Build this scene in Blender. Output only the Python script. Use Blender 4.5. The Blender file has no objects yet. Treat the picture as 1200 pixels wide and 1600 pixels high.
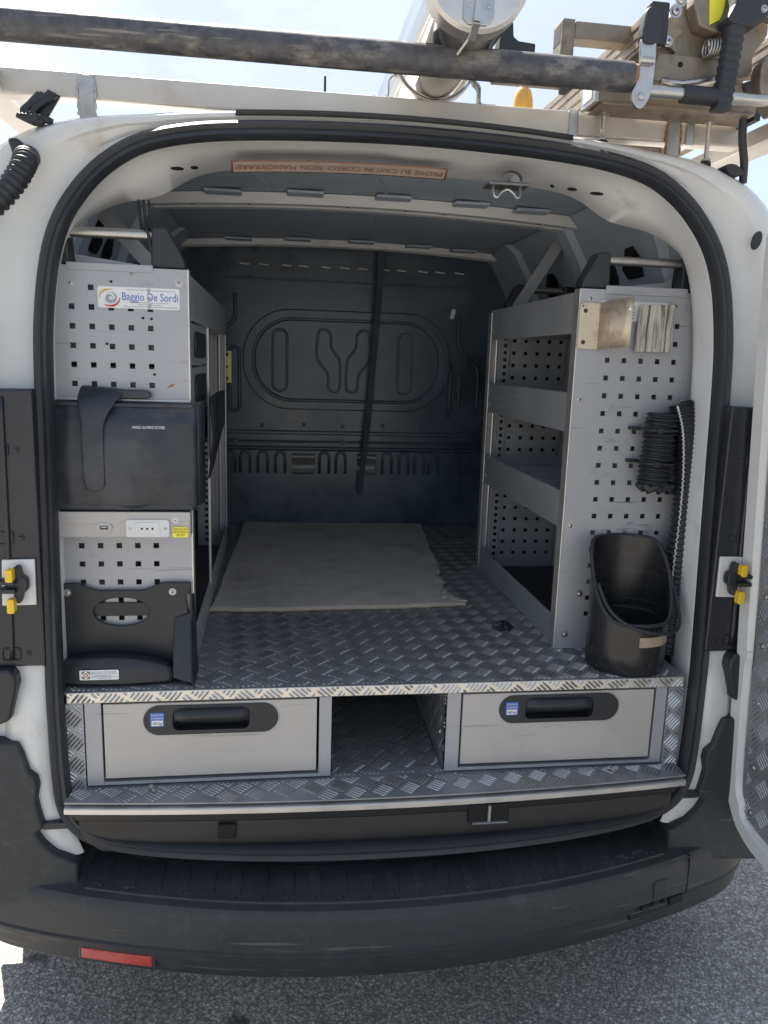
import bpy, bmesh, math, random
from mathutils import Vector, Matrix
random.seed(7)
scene = bpy.context.scene
COL = scene.collection
R = math.radians

# ------------------------------------------------------------------ camera
cam_data = bpy.data.cameras.new('camera')
cam = bpy.data.objects.new('camera', cam_data)
COL.objects.link(cam)
cam_data.sensor_fit = 'VERTICAL'
cam_data.sensor_height = 24.0
cam_data.lens = 24.0 * 1210.0 / 1600.0
cam_data.clip_start = 0.02
cam_data.clip_end = 2000
cam.matrix_world = Matrix(((0.990592, -0.004409, -0.136774, -0.225935), (-0.133366, 0.192819, -0.972129, -1.418653), (0.030659, 0.981224, 0.190417, 0.623342), (0.000000, 0.000000, 0.000000, 1.000000)))
scene.camera = cam

# ------------------------------------------------------------------ world, sun, exposure
SUN_EL, SUN_AZ = 54.0, -22.0        # azimuth measured from +Y (van's forward axis) towards +X
world = bpy.data.worlds.new('World')
scene.world = world
world.use_nodes = True
wn, wl = world.node_tree.nodes, world.node_tree.links
bg = wn['Background']
sky = wn.new('ShaderNodeTexSky')
sky.sky_type = 'NISHITA'
sky.sun_disc = False
sky.sun_elevation = R(SUN_EL)
sky.sun_rotation = R(SUN_AZ)
sky.air_density = 1.0
sky.dust_density = 2.0
# thin high cloud spread over the whole sky
tc = wn.new('ShaderNodeTexCoord')
mp = wn.new('ShaderNodeMapping'); mp.inputs['Scale'].default_value = (1.0, 1.0, 2.6)
wl.new(tc.outputs['Generated'], mp.inputs['Vector'])
nz = wn.new('ShaderNodeTexNoise'); nz.inputs['Scale'].default_value = 2.3
nz.inputs['Detail'].default_value = 9; nz.inputs['Roughness'].default_value = 0.6
wl.new(mp.outputs['Vector'], nz.inputs['Vector'])
cr = wn.new('ShaderNodeValToRGB')
cr.color_ramp.elements[0].position = 0.22; cr.color_ramp.elements[1].position = 0.60
wl.new(nz.outputs['Fac'], cr.inputs['Fac'])
mixc = wn.new('ShaderNodeMix'); mixc.data_type = 'RGBA'
mixc.inputs['B'].default_value = (3.15, 3.55, 4.15, 1)
mm = wn.new('ShaderNodeMath'); mm.operation = 'MULTIPLY'; mm.inputs[1].default_value = 0.88
wl.new(cr.outputs['Color'], mm.inputs[0])
wl.new(mm.outputs[0], mixc.inputs['Factor'])
wl.new(sky.outputs['Color'], mixc.inputs['A'])
wl.new(mixc.outputs['Result'], bg.inputs['Color'])
bg.inputs['Strength'].default_value = 0.075

sd = bpy.data.lights.new('sun', 'SUN')
sd.energy = 5.0
sd.angle = R(0.55)
sd.color = (1.0, 0.94, 0.85)
sun = bpy.data.objects.new('sun', sd)
COL.objects.link(sun)
ce = math.cos(R(SUN_EL))
to_sun = Vector((ce * math.sin(R(SUN_AZ)), ce * math.cos(R(SUN_AZ)), math.sin(R(SUN_EL))))
sun.rotation_euler = to_sun.to_track_quat('Z', 'Y').to_euler()
sun.location = (-2, 3, 6)

scene.view_settings.view_transform = 'Standard'
scene.view_settings.look = 'None'
scene.view_settings.exposure = 1.7
scene.view_settings.gamma = 1.0
scene.view_settings.use_curve_mapping = False

# ------------------------------------------------------------------ materials
MATS = {}
def mat(name, col, rough=0.5, metal=0.0, var=0.0, vscale=8.0, dirt=None, dscale=5.0, dthr=0.6, damt=0.7,
        bump=0.0, bscale=200.0, rvar=0.0, coat=0.0, spec=0.5, stretch=(1, 1, 1), dstretch=(1, 1, 1), scratch=None):
    m = bpy.data.materials.new(name)
    m.use_nodes = True
    n, l = m.node_tree.nodes, m.node_tree.links
    b = n['Principled BSDF']
    b.inputs['Base Color'].default_value = (*col, 1)
    b.inputs['Roughness'].default_value = rough
    b.inputs['Metallic'].default_value = metal
    b.inputs['Specular IOR Level'].default_value = spec
    if coat:
        b.inputs['Coat Weight'].default_value = coat
        b.inputs['Coat Roughness'].default_value = 0.12
    t = n.new('ShaderNodeTexCoord')
    last = None
    def noise(scale, detail, st, rgh=0.6):
        mpn = n.new('ShaderNodeMapping'); mpn.inputs['Scale'].default_value = st
        l.new(t.outputs['Object'], mpn.inputs['Vector'])
        x = n.new('ShaderNodeTexNoise'); x.inputs['Scale'].default_value = scale
        x.inputs['Detail'].default_value = detail; x.inputs['Roughness'].default_value = rgh
        l.new(mpn.outputs['Vector'], x.inputs['Vector'])
        return x
    if var:
        x = noise(vscale, 6, stretch)
        r = n.new('ShaderNodeMapRange')
        r.inputs['From Min'].default_value = 0.25; r.inputs['From Max'].default_value = 0.75
        r.inputs['To Min'].default_value = 1 - var; r.inputs['To Max'].default_value = 1 + var
        l.new(x.outputs['Fac'], r.inputs['Value'])
        mx = n.new('ShaderNodeMix'); mx.data_type = 'RGBA'; mx.blend_type = 'MULTIPLY'
        mx.inputs['Factor'].default_value = 1
        mx.inputs['A'].default_value = (*col, 1)
        l.new(r.outputs['Result'], mx.inputs['B'])
        last = mx.outputs['Result']
        if rvar:
            r2 = n.new('ShaderNodeMapRange')
            r2.inputs['From Min'].default_value = 0.25; r2.inputs['From Max'].default_value = 0.75
            r2.inputs['To Min'].default_value = max(0.02, rough - rvar); r2.inputs['To Max'].default_value = min(1, rough + rvar)
            l.new(x.outputs['Fac'], r2.inputs['Value'])
            l.new(r2.outputs['Result'], b.inputs['Roughness'])
    if dirt:
        x = noise(dscale, 10, dstretch, 0.68)
        r = n.new('ShaderNodeMapRange')
        r.inputs['From Min'].default_value = dthr; r.inputs['From Max'].default_value = dthr + 0.14
        r.inputs['To Min'].default_value = 0; r.inputs['To Max'].default_value = damt
        l.new(x.outputs['Fac'], r.inputs['Value'])
        mx = n.new('ShaderNodeMix'); mx.data_type = 'RGBA'
        mx.inputs['A'].default_value = (*col, 1)
        if last: l.new(last, mx.inputs['A'])
        mx.inputs['B'].default_value = (*dirt, 1)
        l.new(r.outputs['Result'], mx.inputs['Factor'])
        last = mx.outputs['Result']
    for q, (rot, st) in enumerate((((0.0, 0.5, 0.3), (5, 5, 120)), ((0.2, -0.35, 0.0), (4, 4, 90)), ((0.3, 1.2, 0.2), (7, 7, 150)))):
        if not scratch: break
        mpn = n.new('ShaderNodeMapping'); mpn.inputs['Scale'].default_value = st; mpn.inputs['Rotation'].default_value = rot
        l.new(t.outputs['Object'], mpn.inputs['Vector'])
        x = n.new('ShaderNodeTexNoise'); x.inputs['Scale'].default_value = 1.0; x.inputs['Detail'].default_value = 2
        l.new(mpn.outputs['Vector'], x.inputs['Vector'])
        r = n.new('ShaderNodeMapRange')
        r.inputs['From Min'].default_value = 0.69; r.inputs['From Max'].default_value = 0.74
        r.inputs['To Min'].default_value = 0; r.inputs['To Max'].default_value = scratch[1]
        l.new(x.outputs['Fac'], r.inputs['Value'])
        mx = n.new('ShaderNodeMix'); mx.data_type = 'RGBA'; mx.inputs['A'].default_value = (*col, 1)
        if last: l.new(last, mx.inputs['A'])
        mx.inputs['B'].default_value = (*scratch[0], 1)
        l.new(r.outputs['Result'], mx.inputs['Factor'])
        last = mx.outputs['Result']
    if last: l.new(last, b.inputs['Base Color'])
    if bump:
        x = noise(bscale, 4, (1, 1, 1))
        bp = n.new('ShaderNodeBump'); bp.inputs['Strength'].default_value = bump
        bp.inputs['Distance'].default_value = 0.002
        l.new(x.outputs['Fac'], bp.inputs['Height'])
        l.new(bp.outputs['Normal'], b.inputs['Normal'])
    MATS[name] = m
    return m

mat('white_paint', (0.64, 0.64, 0.625), 0.26, var=0.05, vscale=3, dirt=(0.36, 0.31, 0.25), dscale=7, dthr=0.59, damt=0.5, coat=0.5, rvar=0.08)
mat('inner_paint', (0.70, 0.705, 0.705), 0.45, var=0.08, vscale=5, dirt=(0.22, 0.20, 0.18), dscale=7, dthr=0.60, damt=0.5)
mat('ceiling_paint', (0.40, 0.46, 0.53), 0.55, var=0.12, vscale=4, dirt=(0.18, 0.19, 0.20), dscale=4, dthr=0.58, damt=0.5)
mat('bulkhead_paint', (0.070, 0.094, 0.118), 0.30, var=0.45, vscale=5, dirt=(0.11, 0.11, 0.105), dscale=6, dthr=0.62, damt=0.45, bump=0.15, bscale=14, rvar=0.12)
mat('rubber', (0.024, 0.027, 0.032), 0.55, var=0.25, vscale=9, dirt=(0.10, 0.10, 0.095), dscale=9, dthr=0.64, damt=0.35)
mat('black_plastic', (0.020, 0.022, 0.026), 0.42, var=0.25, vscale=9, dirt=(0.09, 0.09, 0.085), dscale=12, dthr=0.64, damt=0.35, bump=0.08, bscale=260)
mat('bumper_plastic', (0.028, 0.031, 0.034), 0.60, var=0.30, vscale=5, dirt=(0.075, 0.075, 0.07), dscale=30, dthr=0.54, damt=0.4, scratch=((0.13, 0.13, 0.125), 0.5), bump=0.4, bscale=700, rvar=0.12)
mat('sill_black', (0.011, 0.012, 0.014), 0.42, var=0.3, vscale=9)
mat('gloss_black', (0.018, 0.020, 0.026), 0.28, var=0.3, vscale=6, dirt=(0.10, 0.10, 0.10), dscale=7, dthr=0.60, damt=0.35)
mat('leather', (0.022, 0.026, 0.034), 0.40, var=0.35, vscale=11, dirt=(0.08, 0.085, 0.095), dscale=7, dthr=0.50, damt=0.45, bump=0.5, bscale=22)
mat('shelf_grey', (0.375, 0.38, 0.395), 0.42, metal=0.25, var=0.07, vscale=6, dirt=(0.15, 0.14, 0.13), dscale=10, dthr=0.60, damt=0.55, scratch=((0.17, 0.17, 0.18), 0.45), stretch=(1, 1, 0.5), dstretch=(1, 1, 2.2), rvar=0.1)
mat('tray_grey', (0.42, 0.43, 0.445), 0.40, metal=0.35, var=0.12, vscale=7, dirt=(0.15, 0.15, 0.15), dscale=8, dthr=0.58, damt=0.5, scratch=((0.62, 0.63, 0.65), 0.5), rvar=0.12)
mat('drawer_grey', (0.45, 0.43, 0.405), 0.42, metal=0.1, var=0.08, vscale=5, dirt=(0.27, 0.20, 0.14), dscale=13, dthr=0.60, damt=0.6, scratch=((0.24, 0.22, 0.20), 0.5), bump=0.03, bscale=500)
mat('aluminium', (0.62, 0.60, 0.57), 0.38, metal=0.75, var=0.12, vscale=18, dirt=(0.27, 0.24, 0.20), dscale=10, dthr=0.60, damt=0.5, rvar=0.12, bump=0.05, bscale=300)
mat('rack_alu', (0.57, 0.54, 0.49), 0.48, metal=0.45, var=0.10, vscale=9, dirt=(0.42, 0.36, 0.28), dscale=7, dthr=0.56, damt=0.5, rvar=0.12, bump=0.06, bscale=260)
mat('ladder_alu', (0.26, 0.22, 0.17), 0.46, metal=0.5, var=0.25, vscale=14, dirt=(0.12, 0.095, 0.07), dscale=16, dthr=0.50, damt=0.7, rvar=0.12)
mat('tread_base', (0.29, 0.30, 0.315), 0.42, metal=0.45, var=0.25, vscale=9, dirt=(0.12, 0.12, 0.125), dscale=6, dthr=0.54, damt=0.6, rvar=0.12)
mat('tread_bar', (0.50, 0.50, 0.505), 0.32, metal=0.9, var=0.15, vscale=12)
mat('tread_edge', (0.66, 0.63, 0.57), 0.36, metal=0.85, var=0.12, vscale=12)
mat('steel', (0.48, 0.47, 0.45), 0.33, metal=0.9, var=0.15, vscale=40)
mat('old_steel', (0.20, 0.20, 0.205), 0.42, metal=0.7, var=0.2, vscale=40)
mat('webbing', (0.058, 0.076, 0.095), 0.9, var=0.2, vscale=30)
mat('chrome', (0.62, 0.61, 0.59), 0.09, metal=1.0, var=0.05, vscale=5, bump=0.02, bscale=9)
mat('old_tube', (0.085, 0.085, 0.092), 0.55, metal=0.25, var=0.5, vscale=60, dirt=(0.34, 0.31, 0.27), dscale=30, dthr=0.515, damt=0.7, dstretch=(0.4, 1, 1), scratch=((0.30, 0.27, 0.23), 0.6), rvar=0.15, bump=0.15, bscale=90)
mat('mat_board', (0.52, 0.475, 0.42), 0.95, var=0.16, vscale=14, dirt=(0.25, 0.235, 0.215), dscale=5, dthr=0.51, damt=0.55, bump=0.8, bscale=260, spec=0.15)
mat('mat_edge', (0.46, 0.38, 0.29), 0.95, var=0.2, vscale=60, spec=0.1)
mat('bracket_metal', (0.62, 0.53, 0.40), 0.45, metal=0.6, var=0.12, vscale=30, dirt=(0.24, 0.19, 0.14), dscale=26, dthr=0.53, damt=0.6, rvar=0.12)
mat('streak_plate', (0.55, 0.51, 0.43), 0.6, var=0.1, vscale=20, dirt=(0.05, 0.048, 0.045), dscale=34, dthr=0.475, damt=0.92, dstretch=(3.6, 1, 0.22))
mat('yellow_plastic', (0.80, 0.52, 0.03), 0.4, var=0.08, vscale=30)
mat('yellow_label', (0.85, 0.78, 0.06), 0.5, var=0.05)
mat('red_lens', (0.40, 0.025, 0.022), 0.25, var=0.35, vscale=120, dirt=(0.20, 0.10, 0.08), dscale=25, dthr=0.56, damt=0.5, bump=0.5, bscale=420, coat=0.6)
mat('amber_lens', (0.62, 0.36, 0.08), 0.25, var=0.2, vscale=20, dirt=(0.40, 0.30, 0.18), dscale=10, dthr=0.5, damt=0.6)
mat('paper_white', (0.74, 0.74, 0.73), 0.5, var=0.05, vscale=30, dirt=(0.35, 0.31, 0.26), dscale=25, dthr=0.66, damt=0.6)
mat('ink_blue', (0.06, 0.15, 0.50), 0.5)
mat('ink_grey', (0.33, 0.34, 0.38), 0.6)
mat('ink_dark', (0.05, 0.05, 0.055), 0.6)
mat('ink_red', (0.50, 0.05, 0.05), 0.5)
mat('ink_gold', (0.60, 0.42, 0.10), 0.5)
mat('ink_orange', (0.50, 0.17, 0.05), 0.5)
mat('tan_label', (0.36, 0.285, 0.235), 0.5, var=0.15, vscale=30)
mat('brown_ink', (0.22, 0.10, 0.06), 0.5)
mat('socket_white', (0.66, 0.655, 0.64), 0.4, var=0.04)
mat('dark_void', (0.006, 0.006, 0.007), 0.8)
mat('brass', (0.66, 0.56, 0.30), 0.35, metal=0.6, var=0.15, vscale=40)
mat('rust', (0.30, 0.16, 0.08), 0.8, var=0.3, vscale=80)
mat('tyre', (0.018, 0.018, 0.018), 0.8, var=0.2)

# asphalt: aggregate chips in dark binder
def asphalt():
    m = bpy.data.materials.new('asphalt'); m.use_nodes = True
    n, l = m.node_tree.nodes, m.node_tree.links
    b = n['Principled BSDF']; b.inputs['Roughness'].default_value = 0.85
    t = n.new('ShaderNodeTexCoord')
    v = n.new('ShaderNodeTexVoronoi'); v.inputs['Scale'].default_value = 150
    wz = n.new('ShaderNodeTexNoise'); wz.inputs['Scale'].default_value = 60; wz.inputs['Detail'].default_value = 3
    l.new(t.outputs['Object'], wz.inputs['Vector'])
    ma = n.new('ShaderNodeMix'); ma.data_type = 'VECTOR'; ma.inputs['Factor'].default_value = 0.012
    l.new(t.outputs['Object'], ma.inputs['A']); l.new(wz.outputs['Color'], ma.inputs['B'])
    l.new(ma.outputs['Result'], v.inputs['Vector'])
    sep = n.new('ShaderNodeSeparateColor'); l.new(v.outputs['Color'], sep.inputs['Color'])
    cr = n.new('ShaderNodeValToRGB')
    e = cr.color_ramp.elements
    e[0].position = 0.0; e[0].color = (0.24, 0.225, 0.205, 1)
    e[1].position = 1.0; e[1].color = (0.54, 0.51, 0.465, 1)
    k = cr.color_ramp.elements.new(0.55); k.color = (0.335, 0.315, 0.29, 1)
    k = cr.color_ramp.elements.new(0.85); k.color = (0.41, 0.385, 0.355, 1)
    l.new(sep.outputs['Red'], cr.inputs['Fac'])
    dr = n.new('ShaderNodeMapRange'); dr.inputs['From Min'].default_value = 0.25; dr.inputs['From Max'].default_value = 0.62
    dr.inputs['To Min'].default_value = 1; dr.inputs['To Max'].default_value = 0.5
    l.new(v.outputs['Distance'], dr.inputs['Value'])
    mx = n.new('ShaderNodeMix'); mx.data_type = 'RGBA'; mx.blend_type = 'MULTIPLY'; mx.inputs['Factor'].default_value = 1
    l.new(cr.outputs['Color'], mx.inputs['A']); l.new(dr.outputs['Result'], mx.inputs['B'])
    big = n.new('ShaderNodeTexNoise'); big.inputs['Scale'].default_value = 2.2; big.inputs['Detail'].default_value = 6
    l.new(t.outputs['Object'], big.inputs['Vector'])
    br = n.new('ShaderNodeMapRange'); br.inputs['From Min'].default_value = 0.3; br.inputs['From Max'].default_value = 0.7
    br.inputs['To Min'].default_value = 0.9; br.inputs['To Max'].default_value = 1.4
    l.new(big.outputs['Fac'], br.inputs['Value'])
    m2 = n.new('ShaderNodeMix'); m2.data_type = 'RGBA'; m2.blend_type = 'MULTIPLY'; m2.inputs['Factor'].default_value = 1
    l.new(mx.outputs['Result'], m2.inputs['A']); l.new(br.outputs['Result'], m2.inputs['B'])
    # oil drips with a shape of their own
    oil = n.new('ShaderNodeTexNoise'); oil.inputs['Scale'].default_value = 4.5; oil.inputs['Detail'].default_value = 3
    l.new(t.outputs['Object'], oil.inputs['Vector'])
    orr = n.new('ShaderNodeMapRange'); orr.inputs['From Min'].default_value = 0.66; orr.inputs['From Max'].default_value = 0.70
    orr.inputs['To Max'].default_value = 0.7
    l.new(oil.outputs['Fac'], orr.inputs['Value'])
    m3 = n.new('ShaderNodeMix'); m3.data_type = 'RGBA'
    l.new(orr.outputs['Result'], m3.inputs['Factor']); l.new(m2.outputs['Result'], m3.inputs['A'])
    m3.inputs['B'].default_value = (0.02, 0.02, 0.02, 1)
    l.new(m3.outputs['Result'], b.inputs['Base Color'])
    bp = n.new('ShaderNodeBump'); bp.inputs['Strength'].default_value = 0.9; bp.inputs['Distance'].default_value = 0.003
    bp.invert = True
    l.new(v.outputs['Distance'], bp.inputs['Height']); l.new(bp.outputs['Normal'], b.inputs['Normal'])
    MATS['asphalt'] = m
asphalt()

# ------------------------------------------------------------------ helpers
def thing(name, label, cat, loc, group=None):
    o = bpy.data.objects.new(name, None)
    COL.objects.link(o)
    o.location = loc
    o.empty_display_size = 0.05
    o['label'] = label; o['category'] = cat
    if group: o['group'] = group
    return o

def attach(o, parent):
    o.parent = parent
    if parent.type == 'EMPTY':
        o.matrix_parent_inverse = Matrix.Translation(-Vector(parent.location))

def obj(name, bm, material, parent=None, smooth=False, bevel=0.0, seg=2, label=None, kind=None, angle=35):
    me = bpy.data.meshes.new(name)
    bmesh.ops.recalc_face_normals(bm, faces=bm.faces)
    bm.to_mesh(me); bm.free()
    if smooth:
        for p in me.polygons: p.use_smooth = True
        if smooth != 'all':
            me.set_sharp_from_angle(angle=R(angle))
    me.materials.append(MATS[material])
    o = bpy.data.objects.new(name, me)
    COL.objects.link(o)
    if parent is not None: attach(o, parent)
    if bevel:
        md = o.modifiers.new('bevel', 'BEVEL'); md.width = bevel; md.segments = seg
        md.limit_method = 'ANGLE'; md.angle_limit = R(40)
    if label: o['label'] = label
    if kind: o['kind'] = kind
    return o

def copy_part(o, offset, parent):
    c = o.copy(); COL.objects.link(c); c.location = Vector(o.location) + Vector(offset)
    return c

def B(): return bmesh.new()

def box(bm, x0, x1, y0, y1, z0, z1):
    vs = [bm.verts.new(p) for p in ((x0,y0,z0),(x1,y0,z0),(x1,y1,z0),(x0,y1,z0),(x0,y0,z1),(x1,y0,z1),(x1,y1,z1),(x0,y1,z1))]
    for f in ((0,3,2,1),(4,5,6,7),(0,1,5,4),(1,2,6,5),(2,3,7,6),(3,0,4,7)):
        bm.faces.new([vs[i] for i in f])
    return bm

def prism(bm, pts, off):
    off = Vector(off)
    a = [bm.verts.new(p) for p in pts]
    b = [bm.verts.new(Vector(p) + off) for p in pts]
    bm.faces.new(a); bm.faces.new(b[::-1])
    n = len(a)
    for i in range(n): bm.faces.new((a[i], b[i], b[(i+1) % n], a[(i+1) % n]))
    return bm

def plate(bm, outer, holes, fmap, thick):
    """flat plate with real openings: 2-D outlines mapped by fmap(a, b, depth)"""
    edges = []
    for loop in [outer] + holes:
        vs = [bm.verts.new(fmap(a, b, 0)) for a, b in loop]
        edges += [bm.edges.new((vs[i], vs[(i+1) % len(vs)])) for i in range(len(vs))]
    r = bmesh.ops.triangle_fill(bm, use_beauty=True, edges=edges)
    fs = [g for g in r['geom'] if isinstance(g, bmesh.types.BMFace)]
    ex = bmesh.ops.extrude_face_region(bm, geom=fs)
    d = Vector(fmap(0, 0, thick)) - Vector(fmap(0, 0, 0))
    bmesh.ops.translate(bm, verts=[g for g in ex['geom'] if isinstance(g, bmesh.types.BMVert)], vec=d)
    return bm

def XZ(y): return lambda a, b, d: (a, y + d, b)     # plate facing the rear
def YZ(x): return lambda a, b, d: (x + d, a, b)     # plate facing sideways
def XY(z): return lambda a, b, d: (a, b, z + d)

def rect(a0, a1, b0, b1): return [(a0,b0),(a1,b0),(a1,b1),(a0,b1)]
def rrect(a0, a1, b0, b1, r, n=6):
    out = []
    for cx, cy, s in ((a1-r,b0+r,-90),(a1-r,b1-r,0),(a0+r,b1-r,90),(a0+r,b0+r,180)):
        for i in range(n+1):
            t = R(s + 90*i/n); out.append((cx + r*math.cos(t), cy + r*math.sin(t)))
    return out
def ellipse(ca, cb, ra, rb, n=28): return [(ca + ra*math.cos(2*math.pi*i/n), cb + rb*math.sin(2*math.pi*i/n)) for i in range(n)]
def holes_grid(a0, pa, na, b0, pb, nb, s, skip=()):
    return [rect(a0+i*pa-s/2, a0+i*pa+s/2, b0+j*pb-s/2, b0+j*pb+s/2) for i in range(na) for j in range(nb) if (i, j) not in skip]

def catmull(pts, sub=6, closed=False):
    pts = [Vector(p) for p in pts]; n = len(pts); out = []
    rng = range(n if closed else n-1)
    for i in rng:
        if closed: p0, p1, p2, p3 = pts[(i-1) % n], pts[i], pts[(i+1) % n], pts[(i+2) % n]
        else: p0, p1, p2, p3 = pts[max(i-1,0)], pts[i], pts[i+1], pts[min(i+2,n-1)]
        for k in range(sub):
            t = k/sub
            out.append(0.5*((2*p1)+(-p0+p2)*t+(2*p0-5*p1+4*p2-p3)*t*t+(-p0+3*p1-3*p2+p3)*t**3))
    if not closed: out.append(pts[-1])
    return out

def tube(bm, pts, r, n=12, cap=True, closed=False):
    """round tube along pts; r a number or one radius per point"""
    pts = [Vector(p) for p in pts]; N = len(pts)
    rs = r if isinstance(r, (list, tuple)) else [r]*N
    rings = []; prev = None
    for i, p in enumerate(pts):
        if closed: t = pts[(i+1) % N] - pts[i-1]
        else: t = pts[min(i+1,N-1)] - pts[max(i-1,0)]
        t.normalize()
        if prev is None:
            u = t.cross(Vector((0,0,1)))
            if u.length < 0.2: u = t.cross(Vector((1,0,0)))
        else: u = prev - t*prev.dot(t)
        u.normalize(); prev = u; v = t.cross(u)
        rings.append([bm.verts.new(p + rs[i]*(math.cos(2*math.pi*k/n)*u + math.sin(2*math.pi*k/n)*v)) for k in range(n)])
    m = N if closed else N-1
    for i in range(m):
        a, b = rings[i], rings[(i+1) % N]
        for k in range(n): bm.faces.new((a[k], a[(k+1) % n], b[(k+1) % n], b[k]))
    if cap and not closed:
        bm.faces.new(rings[0][::-1]); bm.faces.new(rings[-1])
    return bm

def grid_surface(bm, rows, closed=False):
    vr = [[bm.verts.new(p) for p in row] for row in rows]
    for i in range(len(vr)-1):
        n = len(vr[i])
        for k in range(n if closed else n-1):
            bm.faces.new((vr[i][k], vr[i][(k+1) % n], vr[i+1][(k+1) % n], vr[i+1][k]))
    return bm

def bar(bm, a, b, w, h, up=(0,0,1)):
    """rectangular bar from a to b, w wide across, h along up"""
    a, b, up = Vector(a), Vector(b), Vector(up)
    t = (b-a).normalized(); s = t.cross(up).normalized(); up = s.cross(t)
    ring = lambda p: [p + s*w/2*i + up*h/2*j for i, j in ((-1,-1),(1,-1),(1,1),(-1,1))]
    A = [bm.verts.new(p) for p in ring(a)]; C = [bm.verts.new(p) for p in ring(b)]
    bm.faces.new(A[::-1]); bm.faces.new(C)
    for k in range(4): bm.faces.new((A[k], A[(k+1) % 4], C[(k+1) % 4], C[k]))
    return bm

def dome_bolt(bm, c, nrm, r, h=None):
    c, nrm = Vector(c), Vector(nrm).normalized(); h = h or r*0.5
    tube(bm, [c, c + nrm*h*0.2], r*1.0, 14, cap=True)
    tube(bm, [c + nrm*h*0.2, c + nrm*h*0.7, c + nrm*h], [r*0.72, r*0.62, r*0.35], 12)
    return bm

def bolt(name, c, nrm, r, parent, material='steel'):
    bm = dome_bolt(B(), c, nrm, r)
    o = obj(name, bm, material, parent, smooth=True)
    if parent is not None and parent.type != 'EMPTY': return o
    d = B(); cc = Vector(c) + Vector(nrm).normalized()*r*0.5
    tube(d, [cc, cc + Vector(nrm).normalized()*0.0006], r*0.24, 6)
    obj('socket', d, 'ink_dark', o)
    return o

def text(name, body, size, origin, xdir, ydir, material, parent, align='LEFT', width=None, lift=0.0006, thick=0.0):
    cu = bpy.data.curves.new(name, 'FONT'); cu.body = body; cu.size = size; cu.align_x = align
    cu.extrude = thick; cu.resolution_u = 3
    tmp = bpy.data.objects.new('tmp_text', cu); COL.objects.link(tmp)
    dg = bpy.context.evaluated_depsgraph_get()
    me = bpy.data.meshes.new_from_object(tmp.evaluated_get(dg))
    bpy.data.objects.remove(tmp); bpy.data.curves.remove(cu)
    X, Y = Vector(xdir).normalized(), Vector(ydir).normalized(); Z = X.cross(Y)
    sx = 1.0
    if width:
        xs = [v.co.x for v in me.vertices]; sx = width/(max(xs)-min(xs))
    for v in me.vertices: v.co = Vector(origin) + X*v.co.x*sx + Y*v.co.y + Z*(lift + v.co.z)
    me.materials.clear(); me.materials.append(MATS[material])
    o = bpy.data.objects.new(name, me); COL.objects.link(o)
    attach(o, parent)
    return o

def sheet(name, outline, fmap, thick, material, parent, bevel=0.0):
    return obj(name, plate(B(), outline, [], fmap, thick), material, parent, bevel=bevel)

def print_lines(name, rows, fmap, thick, material, parent):
    """rows of fine print too small to read: (a0, a1, b, height)"""
    bm = B()
    for a0, a1, b, h in rows:
        a = a0
        while a < a1:
            w = random.uniform(0.002, 0.006)
            plate(bm, rect(a, min(a+w, a1), b, b+h), [], fmap, thick)
            a += w + 0.0011
    return obj(name, bm, material, parent)

def tread(bm, O, U, V, w, h, cell=0.030, skip=None, ph=0):
    """five-bar tread pattern: groups of raised bars, alternating by 90 degrees"""
    O, U, V = Vector(O), Vector(U).normalized(), Vector(V).normalized(); N = U.cross(V)
    c = cell*1.27; ct, sn = math.cos(R(-40)), math.sin(R(-40)); n = int((w+h)/c)+2
    for i in range(-n, n+1):
        for j in range(-n, n+1):
            gu, gv = (i+0.5)*c, (j+0.5)*c                 # basket weave laid diagonally on the sheet
            ca, cb = gu*ct - gv*sn, gu*sn + gv*ct
            if not (-c < ca < w+c and -c < cb < h+c): continue
            if skip and skip(ca, cb): continue
            da, db = (ct, sn) if (i+j+ph) % 2 else (-sn, ct)
            for k in (-2, -1, 0, 1, 2):
                L = c*0.86*random.uniform(0.95, 1.03)
                oa, ob = ca - db*k*c*0.19, cb + da*k*c*0.19
                t0, t1 = -L/2, L/2                      # clip the bar to the sheet
                for o_, d_, lim in ((oa, da, w), (ob, db, h)):
                    if abs(d_) > 1e-6:
                        q0, q1 = sorted(((0.0005-o_)/d_, (lim-0.0005-o_)/d_)); t0, t1 = max(t0, q0), min(t1, q1)
                    elif not 0 < o_ < lim: t1 = t0
                if t1-t0 < 0.004: continue
                oa, ob, L = oa+da*(t0+t1)/2, ob+db*(t0+t1)/2, t1-t0
                ww, hh = 0.0023*cell/0.030, 0.0017*cell/0.030
                P = lambda t, q, z: bm.verts.new(O + U*(oa+da*t-db*q) + V*(ob+db*t+da*q) + N*z)
                e0, e1 = P(-L/2, 0, 0.0001), P(L/2, 0, 0.0001)
                a0, a1 = P(-L*0.3, ww, 0.0001), P(L*0.3, ww, 0.0001)
                b0, b1 = P(-L*0.3, -ww, 0.0001), P(L*0.3, -ww, 0.0001)
                t0, t1 = P(-L*0.33, 0, hh), P(L*0.33, 0, hh)
                for f in ((e0,b0,t0),(e0,t0,a0),(e1,t1,b1),(e1,a1,t1),(b0,b1,t1,t0),(t0,t1,a1,a0)):
                    bm.faces.new(f)
    return bm

def tread_part(parent, *a, **k):
    mt = k.pop('material', 'tread_bar')
    return obj('tread_bars', tread(B(), *a, **k), mt, parent, kind='stuff')

# ------------------------------------------------------------------ setting: ground
GZ = -0.83
bm = B()
for x0, x1, y0, y1 in ((-400, 400, -400, 400),):
    bm.faces.new([bm.verts.new(p) for p in ((x0,y0,GZ),(x1,y0,GZ),(x1,y1,GZ),(x0,y1,GZ))])
ground = obj('ground', bm, 'asphalt')
ground['kind'] = 'structure'

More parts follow.
